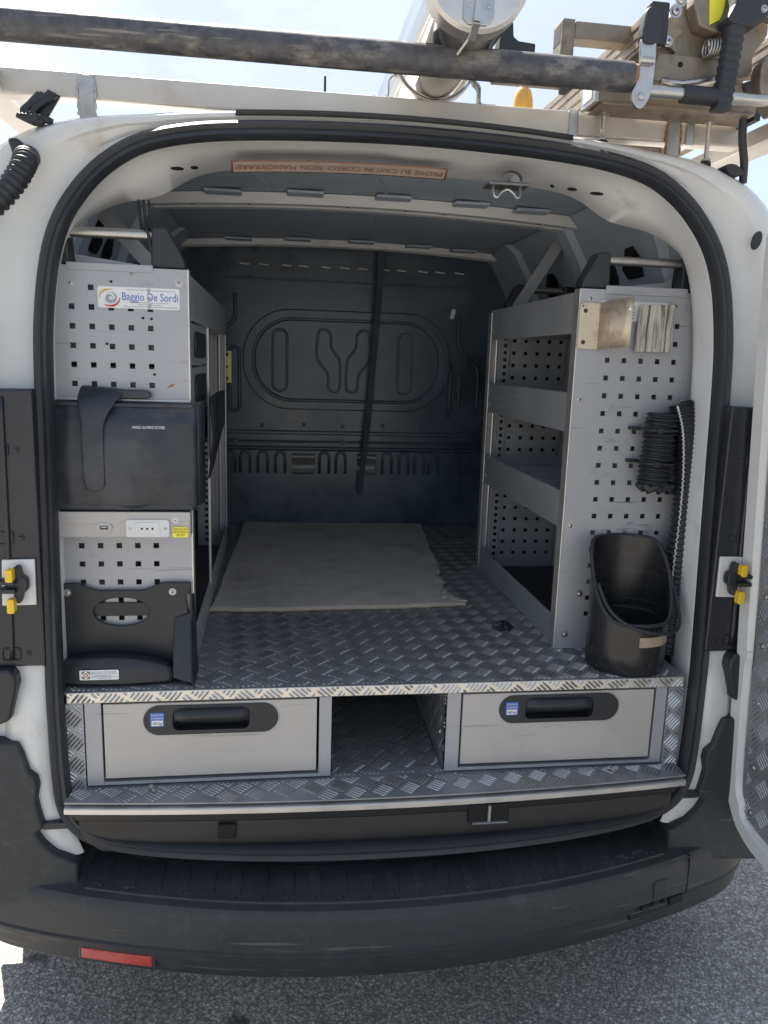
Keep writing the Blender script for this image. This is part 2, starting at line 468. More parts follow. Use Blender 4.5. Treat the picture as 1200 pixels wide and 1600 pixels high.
# ------------------------------------------------------------------ the van
van = thing('van', 'white panel van seen from behind with its cargo door open', 'van', (0, 0.9, GZ))
def ytilt(z): return 0.06*z if z > 0 else 0.0
def bow(x, z):                       # the sill bows out towards the middle
    w = min(1, max(0, (0.05 - z)/0.25))
    return -w*0.075*(1 - min(1, (abs(x)/0.66)**2))

half = [(0,-0.306),(0.16,-0.306),(0.32,-0.304),(0.46,-0.299),(0.545,-0.289),(0.598,-0.267),(0.625,-0.225),(0.633,-0.160),(0.636,-0.06),(0.638,0.10),(0.638,0.28),
        (0.638,0.45),(0.638,0.58),(0.635,0.68),(0.622,0.78),(0.599,0.85),(0.560,0.908),(0.515,0.950),(0.46,0.981),(0.38,1.001),(0.28,1.012),(0.15,1.019)]
loop = [(x+0.006, z) for x, z in half + [(0, 1.022)] + [(-x, z) for x, z in half[:0:-1]]]
LOOP = [(p.x, p.y) for p in catmull([(x, z, 0) for x, z in loop], 4, True)]
NL = len(LOOP)
def loop_normal(i):
    a, b = LOOP[i-1], LOOP[(i+1) % NL]
    t = Vector((b[0]-a[0], b[1]-a[1])).normalized()
    return Vector((t.y, -t.x))          # outward
LN = [loop_normal(i) for i in range(NL)]
def ring(off, dy, fun=None):
    out = []
    for i, (x, z) in enumerate(LOOP):
        o, d = (off, dy) if fun is None else fun(x, z)
        out.append((x + LN[i].x*o, ytilt(z) + bow(x, z) + d, z + LN[i].y*o))
    return out

# rubber seal round the opening
sec = [(0.017,0.004),(0.020,-0.006),(0.018,-0.017),(0.011,-0.023),(0.004,-0.021),(0.000,-0.019),(-0.004,-0.024),(-0.012,-0.026),(-0.017,-0.019),(-0.018,-0.006),(-0.016,0.008)]
bm = grid_surface(B(), [ring(o*0.80, d) for o, d in sec], True)
seal = obj('door_seal', bm, 'rubber', van, smooth=True, angle=60)

# white jamb inside the seal, deeper along the header
def topness(z): return min(1, max(0, (z-0.86)/0.13))
def gus(x): return math.exp(-((abs(x)-0.50)/0.085)**2)
bm = grid_surface(B(), [
    ring(0, 0, lambda x, z: (-0.009, 0.000)),
    ring(0, 0, lambda x, z: (-0.010 + 0.004*(x < 0), 0.018)),
    ring(0, 0, lambda x, z: (-0.008 + 0.005*(x < 0) - 0.006*topness(z), 0.055)),
    ring(0, 0, lambda x, z: (-0.007 + 0.006*(x < 0) - topness(z)*(0.008 + 0.022*gus(x)), 0.080 - 0.01*topness(z))),
    ring(0, 0, lambda x, z: (-0.004 - topness(z)*(0.024 + 0.036*gus(x)), 0.098 + 0.05*topness(z))),
    ring(0, 0, lambda x, z: (0.006 - topness(z)*(0.010 + 0.036*gus(x)), 0.112 + 0.075*topness(z))),
    ring(0, 0, lambda x, z: (0.022 - topness(z)*0.004, 0.118 + 0.09*topness(z)))], True)
bmesh.ops.delete(bm, geom=[f for f in bm.faces if all(v.co.z < -0.20 and abs(v.co.x) < 0.66 for v in f.verts)], context='FACES')
jamb = obj('door_jamb', bm, 'inner_paint', van, smooth=True, angle=50)
md = jamb.modifiers.new('thick', 'SOLIDIFY'); md.thickness = 0.0015

# rear body frame outside the seal
def outer_pt(x, z):
    s = 1 if x >= 0 else -1; ax = abs(x)
    tab = [(-0.40,0.895),(0.0,0.885),(0.40,0.845),(0.70,0.800),(0.86,0.780)]
    if z > 0.985 and ax < 0.47: return (x*1.06, 1.060 - 0.125*(x*1.06)**2)
    if z > 0.84:
        t = (z-0.84)/(0.985-0.84)
        a = (0.780, 0.84); c = (0.765, 1.02); b = (0.50, 1.031)
        px_ = (1-t)**2*a[0] + 2*t*(1-t)*c[0] + t*t*b[0]
        pz_ = (1-t)**2*a[1] + 2*t*(1-t)*c[1] + t*t*b[1]
        return (s*px_, pz_)
    for (z0, x0), (z1, x1) in zip(tab, tab[1:]):
        if z <= z1 + 1e-6:
            t = (z-z0)/(z1-z0); return (s*(x0+(x1-x0)*t), z*1.0 + max(0, z-0.80)*1.0)
    return (s*0.78, z)
OUT = []
for x, z in LOOP:
    if z < -0.2 and abs(x) < 0.62: OUT.append((x*1.3, -0.40))
    else: OUT.append(outer_pt(x, z))
def fold(t, dy):
    rows = []
    for i, (x, z) in enumerate(LOOP):
        ox, oz = OUT[i]; bx, bz = x + LN[i].x*0.010, z + LN[i].y*0.010
        px_, pz_ = bx + (ox-bx)*t, bz + (oz-bz)*t
        D = math.hypot(ox-bx, oz-bz)
        rows.append((px_, ytilt(max(pz_, 0)) + bow(x, z) + dy*min(1, D/0.10), pz_))
    return rows
bm = grid_surface(B(), [fold(0, 0.003), fold(0.18, 0.003), fold(0.24, -0.002), fold(0.40, -0.006), fold(0.46, -0.013), fold(0.62, -0.015), fold(0.74, -0.010), fold(0.9, 0.015), fold(1.0, 0.06)], True)
bmesh.ops.delete(bm, geom=[f for f in bm.faces if all(v.co.z < -0.26 and abs(v.co.x) < 0.70 for v in f.verts)], context='FACES')
frame = obj('rear_frame', bm, 'white_paint', van, smooth=True, angle=40)

# outer shell: roof, flanks, far end
Y1 = 2.6
def shell_row(y, k=1.0): return [(ox*k, y, oz) for ox, oz in OUT]
first = fold(1.0, 0.06)
rows = [first, [(x*1.004, y+0.02, z+0.001) for x, y, z in first], [(x*1.01, 0.4, z+0.004) for x, y, z in first], [(x*1.012, 1.4, z+0.006) for x, y, z in first], [(x*1.0, Y1, z+0.004) for x, y, z in first]]
bm = grid_surface(B(), rows, True)
bm.verts.ensure_lookup_table()
bm.faces.new(bm.verts[-NL:])
obj('body_shell', bm, 'white_paint', van, smooth=True, angle=40)
for s in (-1, 1):
    bm = B(); tube(bm, [(s*0.70, 0.75, GZ+0.315), (s*0.72, 0.75, GZ+0.315), (s*0.885, 0.75, GZ+0.315), (s*0.90, 0.75, GZ+0.315)], [0.28, 0.315, 0.315, 0.28], 40)
    w = obj('wheel', bm, 'tyre', van, smooth=True)
    bm = B(); tube(bm, [(s*0.895, 0.75, GZ+0.315), (s*0.905, 0.75, GZ+0.315)], [0.2, 0.18], 32)
    obj('rim', bm, 'steel', w, smooth=True)

for s in (-1, 1):
    for ya, yb in ((0.22, 0.40), (1.10, Y1)):
        obj('shade_skirt', box(B(), min(s*0.84, s*0.895), max(s*0.84, s*0.895), ya, yb, -0.62, -0.36), 'bumper_plastic', van, bevel=0.01)  # unseen skirt, added to keep the sun off the ground by the bumper
    obj('shade_flap', box(B(), min(s*0.70, s*0.892), max(s*0.70, s*0.892), 0.335, 0.345, -0.775, -0.40), 'rubber', van)  # unseen flap, added to shade the sunlit patch of ground
    obj('wheel_arch', plate(B(), [(0.40,-0.45)] + [(0.75+0.35*math.cos(R(a)), -0.515+0.35*math.sin(R(a))) for a in range(170, 9, -10)] + [(1.10,-0.45),(1.10,-0.36),(1.16,-0.30),(1.02,-0.13),(0.75,-0.10),(0.48,-0.13),(0.34,-0.30),(0.40,-0.36)], [], YZ(s*0.908), -s*0.012), 'bumper_plastic', van)

# black gasket strip on the rear edge of the roof
bm = B()
rows = []
for y, dz in ((0.050, -0.012), (0.050, -0.003), (0.10, 0.002)):
    rows.append([(x, y, 1.0575 - 0.125*x*x + dz) for x in [-0.30 + 0.61*i/24 for i in range(25)]])
grid_surface(bm, rows)
o = obj('roof_gasket', bm, 'rubber', van, smooth=True)
md = o.modifiers.new('t', 'SOLIDIFY'); md.thickness = 0.004

# interior lining: floor, side walls, ceiling
bm = box(B(), -0.66, 0.66, -0.03, 1.6, -0.262, -0.25)
obj('load_floor', bm, 'gloss_black', van)
def side_wall(s):
    bm = B()
    prof = [(0.668,-0.25),(0.672,0.3),(0.668,0.62),(0.650,0.80),(0.615,0.90),(0.565,0.985),(0.53,1.012)]
    rows = [[(s*x, y, z) for x, z in prof] for y in (0.10, 0.35, 0.6, 0.9, 1.2, 1.53)]
    grid_surface(bm, rows)
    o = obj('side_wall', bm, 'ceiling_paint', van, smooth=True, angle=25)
    # pressed pillars standing proud of the wall
    for y in (0.30, 0.74, 1.20):
        b2 = B()
        rws = []
        for dy, dx in ((-0.045, 0.0), (-0.032, -0.02), (0.032, -0.02), (0.045, 0.0)):
            rws.append([(s*(x+dx-0.001), y+dy, z) for x, z in prof[1:]])
        grid_surface(b2, rws)
        obj('wall_pillar', b2, 'ceiling_paint', o, smooth=True, angle=25)
    # dark openings into the body cavity
    for yy, zz, a, b in ((0.44, 0.875, 0.05, 0.035), (0.57, 0.865, 0.04, 0.03), (1.0, 0.87, 0.06, 0.035)):
        pts = []
        for da, db in ((-1, -1), (0.6, -1), (1, -0.3), (0.2, 1), (-0.6, 1), (-1, 0.3)):
            z_ = zz + db*b; x_ = 0.650 - (z_-0.80)*0.35
            pts.append((s*(x_-0.004), yy+da*a, z_))
        obj('wall_opening', prism(B(), pts, (-s*0.002, 0, 0)), 'dark_void', o)
    return o
side_wall(-1); side_wall(1)
def ceil_z(x): return 1.035 - 0.07*x*x
xs = [-0.56 + 1.12*i/28 for i in range(29)]
bm = grid_surface(B(), [[(x, y, ceil_z(x)) for x in xs] for y in (0.17, 0.6, 1.1, 1.56)])
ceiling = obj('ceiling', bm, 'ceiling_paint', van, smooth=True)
def ceiling_rib(y, drop, w):
    rws = []
    for dy, dz in ((-w, 0.0), (-w*0.75, -drop), (-w*0.2, -drop), (-w*0.1, -drop*0.8), (w*0.1, -drop*0.8), (w*0.2, -drop), (w*0.75, -drop), (w, 0.0)):
        rws.append([(x, y+dy, ceil_z(x)+dz-0.002) for x in xs])
    o = obj('ceiling_rib', grid_surface(B(), rws), 'inner_paint', van, smooth=True, angle=25)
    for k, x in enumerate((-0.44, -0.30, -0.05, 0.10, 0.20, 0.46)):
        bm = B(); c = (x, y-w*0.45, ceil_z(x)-drop-0.0025)
        tube(bm, [c, (c[0], c[1], c[2]+0.001)], 0.0045, 10)
        obj('rib_hole', bm, 'dark_void', o)
    for x in (-0.36, -0.16, 0.06, 0.26, 0.42):
        bm = box(B(), x-0.045, x+0.045, y-w-0.05, y-w-0.002, ceil_z(x)-0.012, ceil_z(x)-0.004)
        obj('rib_tab', bm, 'ceiling_paint', o, bevel=0.003)
    return o
ceiling_rib(0.70, 0.024, 0.055)
ceiling_rib(1.44, 0.020, 0.035)
for x in (-0.28, 0.0, 0.28):          # shallow pressings in the roof skin
    bm = B(); bar(bm, (x-0.06, 0.25, ceil_z(x)-0.002), (x+0.04, 0.6, ceil_z(x)-0.002), 0.012, 0.004)
    obj('ceiling_crease', bm, 'ceiling_paint', ceiling, bevel=0.002)
    bm = B(); bar(bm, (x+0.05, 0.80, ceil_z(x)-0.002), (x+0.09, 1.36, ceil_z(x)-0.002), 0.012, 0.004)
    obj('ceiling_crease', bm, 'ceiling_paint', ceiling, bevel=0.002)
# header: warning strip, lock striker, oval openings
def hz(x): return 0.9855 - 0.12*x*x
SX0, SX1 = -0.313, 0.093
bm = B(); N = 20
grid_surface(bm, [[(SX0+(SX1-SX0)*i/N, 0.118, hz(SX0+(SX1-SX0)*i/N)+0.002) for i in range(N+1)], [(SX0+(SX1-SX0)*i/N, 0.142, hz(SX0+(SX1-SX0)*i/N)-0.013) for i in range(N+1)]])
warn = obj('warning_strip', bm, 'brown_ink', van, smooth=True)
md = warn.modifiers.new('t', 'SOLIDIFY'); md.thickness = 0.001
bm = B()
grid_surface(bm, [[(SX0+0.004+(SX1-SX0-0.008)*i/N, 0.1195, hz(SX0+(SX1-SX0)*i/N)-0.0005) for i in range(N+1)], [(SX0+0.004+(SX1-SX0-0.008)*i/N, 0.139, hz(SX0+(SX1-SX0)*i/N)-0.0128) for i in range(N+1)]])
o = obj('strip_panel', bm, 'tan_label', warn, smooth=True)
yd = Vector((0, -0.0245, 0.015)).normalized()
t = text('strip_text', 'PROVE SU CAVI IN CORSO: NON MANOVRARE!', 0.0155, (SX1-0.008, 0.1235, hz(0.09)-0.0045), (-1, 0, 0), -yd, 'brown_ink', warn, width=SX1-SX0-0.016, lift=0.0012)
for v in t.data.vertices: v.co.z += hz(v.co.x) - hz(0.09)
bm = box(B(), 0.165, 0.245, 0.085, 0.135, 0.957, 0.963)
st = obj('lock_striker', bm, 'old_steel', van, bevel=0.002)
bm = B(); tube(bm, catmull([(0.178,0.105,0.962),(0.180,0.10,0.942),(0.186,0.098,0.937),(0.192,0.10,0.945),(0.205,0.10,0.952),(0.218,0.10,0.945),(0.224,0.098,0.937),(0.230,0.10,0.942),(0.232,0.105,0.962)], 4), 0.0032, 8)
obj('striker_loop', bm, 'steel', st, smooth=True)
bm = B(); rws = []
for i in range(9):
    a = math.pi*i/8; rws.append([(0.205 + 0.021*math.cos(a)*w, 0.072+0.010*k, 0.963 + 0.017*math.sin(a)*w) for k, w in enumerate((1, 0.9, 0.0))])
obj('striker_dome', grid_surface(bm, rws), 'old_steel', st, smooth=True)
for x, a in ((-0.405, 0.012), (-0.375, 0.007), (0.33, 0.010), (0.38, 0.014), (0.29, 0.004)):
    z = 0.992 - 0.14*x*x
    obj('header_hole', plate(B(), ellipse(x, 0.0, a, 0.004), [], lambda p, q, d, z=z: (p, 0.092+q*0.5, z-0.019+q*0.9+d*0.3), 0.0008), 'dark_void', van)

# bulkhead with its pressings
BY = 1.52
bm = box(B(), -0.66, 0.66, BY, BY+0.02, -0.02, 1.036)
bulk = obj('bulkhead', bm, 'bulkhead_paint', van)
def emboss(name, path, r, depth, parent=bulk, closed=True, material='bulkhead_paint'):
    bm = B()
    pts = [Vector((x, BY, z)) for x, z in path]
    tube(bm, pts, r, 8, closed=closed)
    for v in bm.verts: v.co.y = BY - (BY - v.co.y)*depth/r
    return obj(name, bm, material, parent, smooth='all')
obj('pressed_ring', plate(B(), rrect(-0.352, 0.422, 0.438, 0.802, 0.172, 12), [rrect(-0.318, 0.388, 0.470, 0.770, 0.142, 12)], XZ(BY-0.009), 0.008), 'bulkhead_paint', bulk, bevel=0.006, seg=3)
emboss('pressed_ring', rrect(-0.315, 0.385, 0.472, 0.768, 0.14, 10), 0.007, 0.005)
bm = plate(B(), rrect(-0.308, 0.378, 0.478, 0.762, 0.136, 10), [], XZ(BY-0.007), 0.006)
obj('pressed_panel', bm, 'bulkhead_paint', bulk, bevel=0.003)
for cx in (-0.218, 0.247):
    emboss('pressed_slot', rrect(cx-0.026, cx+0.026, 0.505, 0.728, 0.025, 6), 0.007, 0.010)
for s in (-1, 1):
    c = 0.016
    pth = [(c+s*0.095,0.715),(c+s*0.080,0.733),(c+s*0.058,0.728),(c+s*0.047,0.705),(c+s*0.045,0.668),(c+s*0.018,0.630),(c+s*0.012,0.60),(c+s*0.012,0.525),(c+s*0.024,0.508),(c+s*0.046,0.510),(c+s*0.056,0.53),(c+s*0.058,0.572),(c+s*0.098,0.630)]
    emboss('pressed_slot', [(p.x, p.y) for p in catmull([(x, z, 0) for x, z in pth], 3, True)], 0.007, 0.010)
emboss('pressed_slot', rrect(-0.40, -0.365, 0.43, 0.66, 0.017, 6), 0.006, 0.014)
for path in ([(0.45,0.80),(0.45,0.70),(0.49,0.64),(0.53,0.60),(0.53,0.43)], [(0.46,0.60),(0.46,0.43)], [(0.425,0.62),(0.425,0.42)], [(-0.38,0.85),(-0.38,0.77),(-0.40,0.74),(-0.43,0.72)]):
    emboss('pressed_rib', [(p.x, p.y) for p in catmull([(x, z, 0) for x, z in path], 4)], 0.007, 0.014, closed=False)
for z, h, d in ((0.352, 0.014, 0.012), (0.318, 0.006, 0.022), (0.294, 0.010, 0.026)):
    obj('seam_flange', box(B(), -0.60, 0.62, BY-d, BY-0.001, z-h/2, z+h/2), 'bulkhead_paint', bulk, bevel=0.004)
obj('lower_panel', box(B(), -0.62, 0.64, BY-0.020, BY-0.001, -0.0, 0.288), 'bulkhead_paint', bulk, bevel=0.004)
for x in (-0.40,-0.345,-0.28,-0.215,-0.05,0.012,0.19,0.255,0.315,0.37,0.455):
    path = [(x-0.018,0.20),(x-0.018,0.262),(x-0.012,0.276),(x,0.281),(x+0.012,0.276),(x+0.018,0.262),(x+0.018,0.20)]
    bm = B(); tube(bm, [(a, BY-0.021, b) for a, b in path], 0.0055, 8)
    obj('pressed_arch', bm, 'bulkhead_paint', bulk, smooth='all')
for x0, x1 in ((-0.170, -0.085), (0.075, 0.145)):
    bm = B(); rws = []
    for z, d in ((0.275,0.0),(0.270,0.018),(0.262,0.022),(0.238,0.010),(0.226,0.004),(0.218,0.014),(0.206,0.022),(0.198,0.004)):
        rws.append([(x0, BY-0.021-d, z), (x1, BY-0.021-d, z)])
    obj('bent_tab', grid_surface(bm, rws), 'steel', bulk, smooth=True)
for x, z in ((-0.282,0.377),(-0.127,0.381),(0.018,0.379),(0.172,0.383),(0.32,0.383),(0.018,0.318),(-0.38,0.318),(0.41,0.32),(0.50,0.38),(-0.34,0.08),(0.33,0.085),(-0.25,0.545)):
    bolt('bulkhead_bolt', (x, BY-(0.001 if z > 0.33 else 0.024), z), (0,-1,0), 0.010, bulk, 'bulkhead_paint')
obj('bulkhead_label', plate(B(), [(0.413,0.79),(0.428,0.787),(0.436,0.822),(0.421,0.825)], [], XZ(BY-0.004), 0.003), 'paper_white', bulk)
bm = plate(B(), rrect(-0.425,-0.393,0.53,0.645,0.003,2), [ellipse(-0.409,0.632,0.005,0.006,10), ellipse(-0.411,0.588,0.005,0.006,10), ellipse(-0.409,0.546,0.005,0.006,10)], XZ(BY-0.020), 0.004)
obj('brass_plate', bm, 'brass', bulk, bevel=0.001)
obj('plate_backing', box(B(), -0.422,-0.396, BY-0.014, BY-0.002, 0.535, 0.64), 'dark_void', bulk)
bm = B(); bar(bm, (-0.42, BY-0.006, 0.905), (0.50, BY-0.006, 0.90), 0.01, 0.006)
obj('weld_bead', bm, 'bulkhead_paint', bulk, bevel=0.002)
for k in range(12):                          # spot-welded crimps under the roof
    x = -0.36 + k*0.072 + random.uniform(-0.01, 0.01)
    bm = B(); bar(bm, (x, BY-0.004, 0.955), (x+0.036, BY-0.004, 0.952), 0.006, 0.005)
    obj('roof_crimp', bm, 'inner_paint', bulk, bevel=0.002)

# sill under the load floor, bright trim, latch well
def sill_y(x): return -0.046 - 0.032*(1-(x/0.62)**2)
SXS = [-0.615 + 1.23*i/30 for i in range(31)]
bm = grid_surface(B(), [[(x*k, sill_y(x)+d, z) for x in SXS] for d, z, k in ((0.012, -0.222, 0.99), (0.003, -0.225, 0.985), (0.004, -0.238, 0.97), (0.008, -0.242, 0.965), (0.006, -0.265, 0.96), (0.004, -0.284, 0.94), (0.006, -0.305, 0.90), (0.04, -0.335, 0.86))])
sill = obj('sill_panel', bm, 'sill_black', van, smooth=True, angle=30)
bm = grid_surface(B(), [[(x, sill_y(x)+0.030, -0.207) for x in SXS], [(x, sill_y(x)-0.002, -0.2075) for x in SXS], [(x, sill_y(x)-0.005, -0.210) for x in SXS], [(x, sill_y(x)-0.005, -0.219) for x in SXS], [(x, sill_y(x)-0.002, -0.2215) for x in SXS], [(x, sill_y(x)+0.020, -0.222) for x in SXS]])
obj('sill_trim', bm, 'aluminium', van, smooth=True, angle=50)
bm = box(B(), 0.150, 0.232, -0.0775, -0.050, -0.266, -0.2235)
well = obj('latch_well', bm, 'dark_void', van, bevel=0.003)
bm = B(); tube(bm, [(0.19, -0.081, -0.224), (0.19, -0.081, -0.258)], 0.0035, 10); obj('latch_pin', bm, 'steel', well, smooth=True)
obj('latch_base', box(B(), 0.156, 0.228, -0.084, -0.075, -0.264, -0.259), 'old_steel', well, bevel=0.002)
obj('sill_notch', box(B(), -0.335, -0.300, sill_y(-0.32)-0.001, sill_y(-0.32)+0.03, -0.275, -0.245), 'dark_void', sill, bevel=0.003)

# bumper: profile swept round the plan of the tail
plan_half = [(0,-0.162),(0.15,-0.156),(0.30,-0.139),(0.45,-0.109),(0.58,-0.074),(0.69,-0.038),(0.775,0.0),(0.84,0.055),(0.88,0.13),(0.90,0.24),(0.905,0.42)]
plan = [(-x, y) for x, y in plan_half[:0:-1]] + plan_half
PLAN = [(p.x, p.y) for p in catmull([(x, y, 0) for x, y in plan], 5)]
def plan_n(i):
    a, b = PLAN[max(i-1, 0)], PLAN[min(i+1, len(PLAN)-1)]
    t = Vector((b[0]-a[0], b[1]-a[1])).normalized(); return Vector((t.y, -t.x))
def brow(d, z, zc=None):
    out = []
    for i, (x, y) in enumerate(PLAN):
        n = plan_n(i)
        k = 1.0 if d < 0.08 else min(1, 0.25 + 0.75*max(0, (0.88-abs(x))/0.25))
        out.append((x - n.x*d*k, y - n.y*d*k, z if zc is None else z + zc*min(1, max(0, (abs(x)-0.60)/0.2))))
    return out
prof = [(0.21,-0.342,0.12),(0.135,-0.355,0.09),(0.125,-0.360,0.07),(0.016,-0.377,0.012),(0.006,-0.380,0.01),(0.000,-0.387,0.008),(-0.003,-0.396,0),(-0.004,-0.44,0),(-0.003,-0.461,0),(0.004,-0.465,0),(0.004,-0.469,0),(0.000,-0.473,0),(0.012,-0.523,0),(0.018,-0.531,0),(0.035,-0.536,0),(0.10,-0.52,0)]
bm = grid_surface(B(), [brow(d, z, c) for d, z, c in prof])
bumper = obj('bumper', bm, 'bumper_plastic', van, smooth=True, angle=28)
def plan_y(x):
    for (xa, ya), (xb, yb) in zip(PLAN, PLAN[1:]):
        if xa <= x <= xb: return ya + (yb-ya)*(x-xa)/(xb-xa)
    return 0
# raised tread area on top of the bumper with its ribs
PXS = [-0.585 + 1.17*i/40 for i in range(41)]
pad_z = lambda y, x: -0.3595 - 0.155*((-0.02 - (y - (plan_y(x)+0.162)))) - 0.0015
def padrow(d, lift): return [(x, plan_y(x)+d, -0.377 + (d-0.016)*0.155 + lift) for x in PXS]
bm = grid_surface(B(), [padrow(0.020, -0.001), padrow(0.022, 0.0035), padrow(0.112, 0.0035), padrow(0.114, -0.001)])
bm.verts.ensure_lookup_table()
pad = obj('step_pad', bm, 'bumper_plastic', bumper, smooth=True, angle=30)
for k in range(23):
    x = -0.55 + k*0.05
    bm = B(); rws = []
    for d, w in ((0.030, 0.004), (0.033, 0.010), (0.085, 0.012), (0.098, 0.006)):
        zz = -0.377 + (d-0.016)*0.155 + 0.0035
        rws.append([(x-w, plan_y(x)+d, zz), (x-w*0.85, plan_y(x)+d, zz+0.0022), (x+w*0.85, plan_y(x)+d, zz+0.0022), (x+w, plan_y(x)+d, zz)])
    obj('pad_rib', grid_surface(bm, rws), 'bumper_plastic', bumper, smooth=True, angle=30)
def on_bumper(name, x0, x1, z0, z1, out, thick, material, parent, bevel=0.003, n=8):
    bm = B()
    f = [[], [], [], []]
    for i in range(n+1):
        x = x0 + (x1-x0)*i/n; y = plan_y(x)
        f[0].append((x, y-out+thick, z0)); f[1].append((x, y-out, z0)); f[2].append((x, y-out, z1)); f[3].append((x, y-out+thick, z1))
    grid_surface(bm, f)
    bm.verts.ensure_lookup_table(); v = bm.verts
    for i in (0, n): bm.faces.new([v[i], v[(n+1)+i], v[2*(n+1)+i], v[3*(n+1)+i]])
    return obj(name, bm, material, parent, bevel=bevel)
rf = on_bumper('reflector', -0.592, -0.455, -0.512, -0.489, -0.002, 0.02, 'red_lens', bumper)
on_bumper('reflector_frame', -0.599, -0.448, -0.516, -0.485, -0.0042, 0.02, 'black_plastic', bumper)
on_bumper('tow_eye_cover', 0.548, 0.586, -0.452, -0.412, 0.0065, 0.01, 'bumper_plastic', bumper)
tr = on_bumper('lamp_recess', 0.495, 0.617, -0.492, -0.474, 0.0015, 0.02, 'gloss_black', bumper)
for x0, x1, z0, z1 in ((0.523,0.540,-0.473,-0.463), (0.549,0.557,-0.471,-0.463), (0.577,0.588,-0.472,-0.461), (0.595,0.630,-0.482,-0.464)):
    on_bumper('lamp_slot', x0, x1, z0, z1, 0.0052, 0.01, 'dark_void', bumper, bevel=0.001, n=2)
on_bumper('bumper_seam', 0.6385, 0.6405, -0.465, -0.385, 0.0048, 0.01, 'dark_void', bumper, bevel=0, n=2)
bm = B(); tube(bm, [(0.640, -0.058, -0.379), (0.625, -0.03, -0.374), (0.60, 0.03, -0.3635), (0.59, 0.06, -0.3585)], 0.0022, 6)
obj('bumper_seam', bm, 'dark_void', bumper)

# corner mouldings of the bumper climbing the pillars, and what sits on the pillars
for s in (-1, 1):
    P = lambda pts, y, d: prism(B(), [(s*x, y, z) for x, z in pts], (0, d, 0))
    wing = [(0.90,-0.075),(0.75,-0.074),(0.715,-0.082),(0.694,-0.082),(0.686,-0.105),(0.678,-0.140),(0.667,-0.155),(0.664,-0.175),(0.668,-0.200),(0.664,-0.225),(0.657,-0.256),(0.672,-0.268),(0.660,-0.29),(0.64,-0.312),(0.60,-0.335),(0.60,-0.40),(0.90,-0.42)]
    obj('bumper_wing', P(wing, -0.036, 0.05), 'bumper_plastic', van, bevel=0.006, seg=3)
    low = [(0.86,0.05),(0.700,0.062),(0.690,0.048),(0.688,0.030),(0.696,-0.005),(0.703,-0.035),(0.745,-0.055),(0.86,-0.06)]
    obj('lamp_foot', P(low, -0.040, 0.05), 'black_plastic', van, bevel=0.006, seg=3)
    cov = [(0.640,0.560),(0.85,0.556),(0.86,0.062),(0.642,0.060)]
    pc = obj('pillar_cover', P(cov, -0.020, 0.024), 'gloss_black', van, bevel=0.004)
    bm = B(); tube(bm, catmull([(s*0.690, -0.022, 0.545), (s*0.693, -0.022, 0.30), (s*0.698, -0.022, 0.075)], 6), 0.004, 8)
    obj('cover_crease', bm, 'gloss_black', pc, smooth='all')
    for z in (0.455, 0.30, 0.085):
        bm = B(); tube(bm, [(s*(0.698+a), -0.0215, z+b) for a, b in rrect(-0.014, 0.016, -0.011, 0.011, 0.004, 3)], 0.0013, 6, closed=True)
        obj('cover_clip', bm, 'gloss_black', pc, smooth='all')
        bolt('cover_screw', (s*0.671, -0.021, z), (0,-1,0), 0.006, pc, 'gloss_black')
    # white door-check plate with black stop and yellow buttons
    pl = obj('check_plate', P([(0.649,0.263),(0.704,0.262),(0.708,0.178),(0.650,0.179)], -0.027, 0.006), 'white_paint', van, bevel=0.002)
    bm = prism(B(), [(s*(x-0.018), -0.030, z) for x, z in [(p.x, p.y) for p in catmull([(0.688,0.255,0),(0.700,0.250,0),(0.703,0.232,0),(0.712,0.228,0),(0.712,0.214,0),(0.700,0.210,0),(0.698,0.192,0),(0.688,0.189,0),(0.684,0.205,0),(0.676,0.213,0),(0.676,0.232,0),(0.684,0.238,0)], 3, True)]], (0, -0.018, 0))
    stp = obj('door_check', bm, 'black_plastic', van, bevel=0.003)
    for z in (0.229, 0.2135):
        bm = box(B(), min(s*0.674, s*0.702), max(s*0.674, s*0.702), -0.060, -0.034, z-0.004, z+0.004)
        obj('check_arm', bm, 'black_plastic', stp, bevel=0.002)
    for z0, z1 in ((0.230, 0.253), (0.174, 0.200)):
        obj('check_button', prism(B(), [(s*x, -0.046, z) for x, z in rrect(0.676, 0.689, z0, z1, 0.004, 3)], (0, -0.016, 0)), 'yellow_plastic', stp, bevel=0.002)
    # lower bulge of the white pillar
    bm = B(); rws = []
    for z, xo, b in ((0.058,0.700,0.000),(0.030,0.690,0.003),(0.015,0.692,0.010),(-0.02,0.70,0.016),(-0.09,0.705,0.016),(-0.14,0.695,0.012),(-0.158,0.680,0.005),(-0.17,0.676,0.004),(-0.20,0.680,0.008),(-0.25,0.680,0.008),(-0.30,0.680,0.006),(-0.33,0.67,0.004)):
        xi = 0.640 if z > -0.2 else 0.640 - (-0.2-z)*0.35
        rws.append([(s*xi, -0.004, z), (s*(xi+0.006), -0.008-b*0.6, z), (s*(xi*0.5+xo*0.5), -0.010-b, z), (s*xo, -0.010-b*0.8, z), (s*(xo+0.03), 0.0, z)])
    obj('pillar_foot', grid_surface(bm, rws), 'white_paint', van, smooth=True, angle=60)
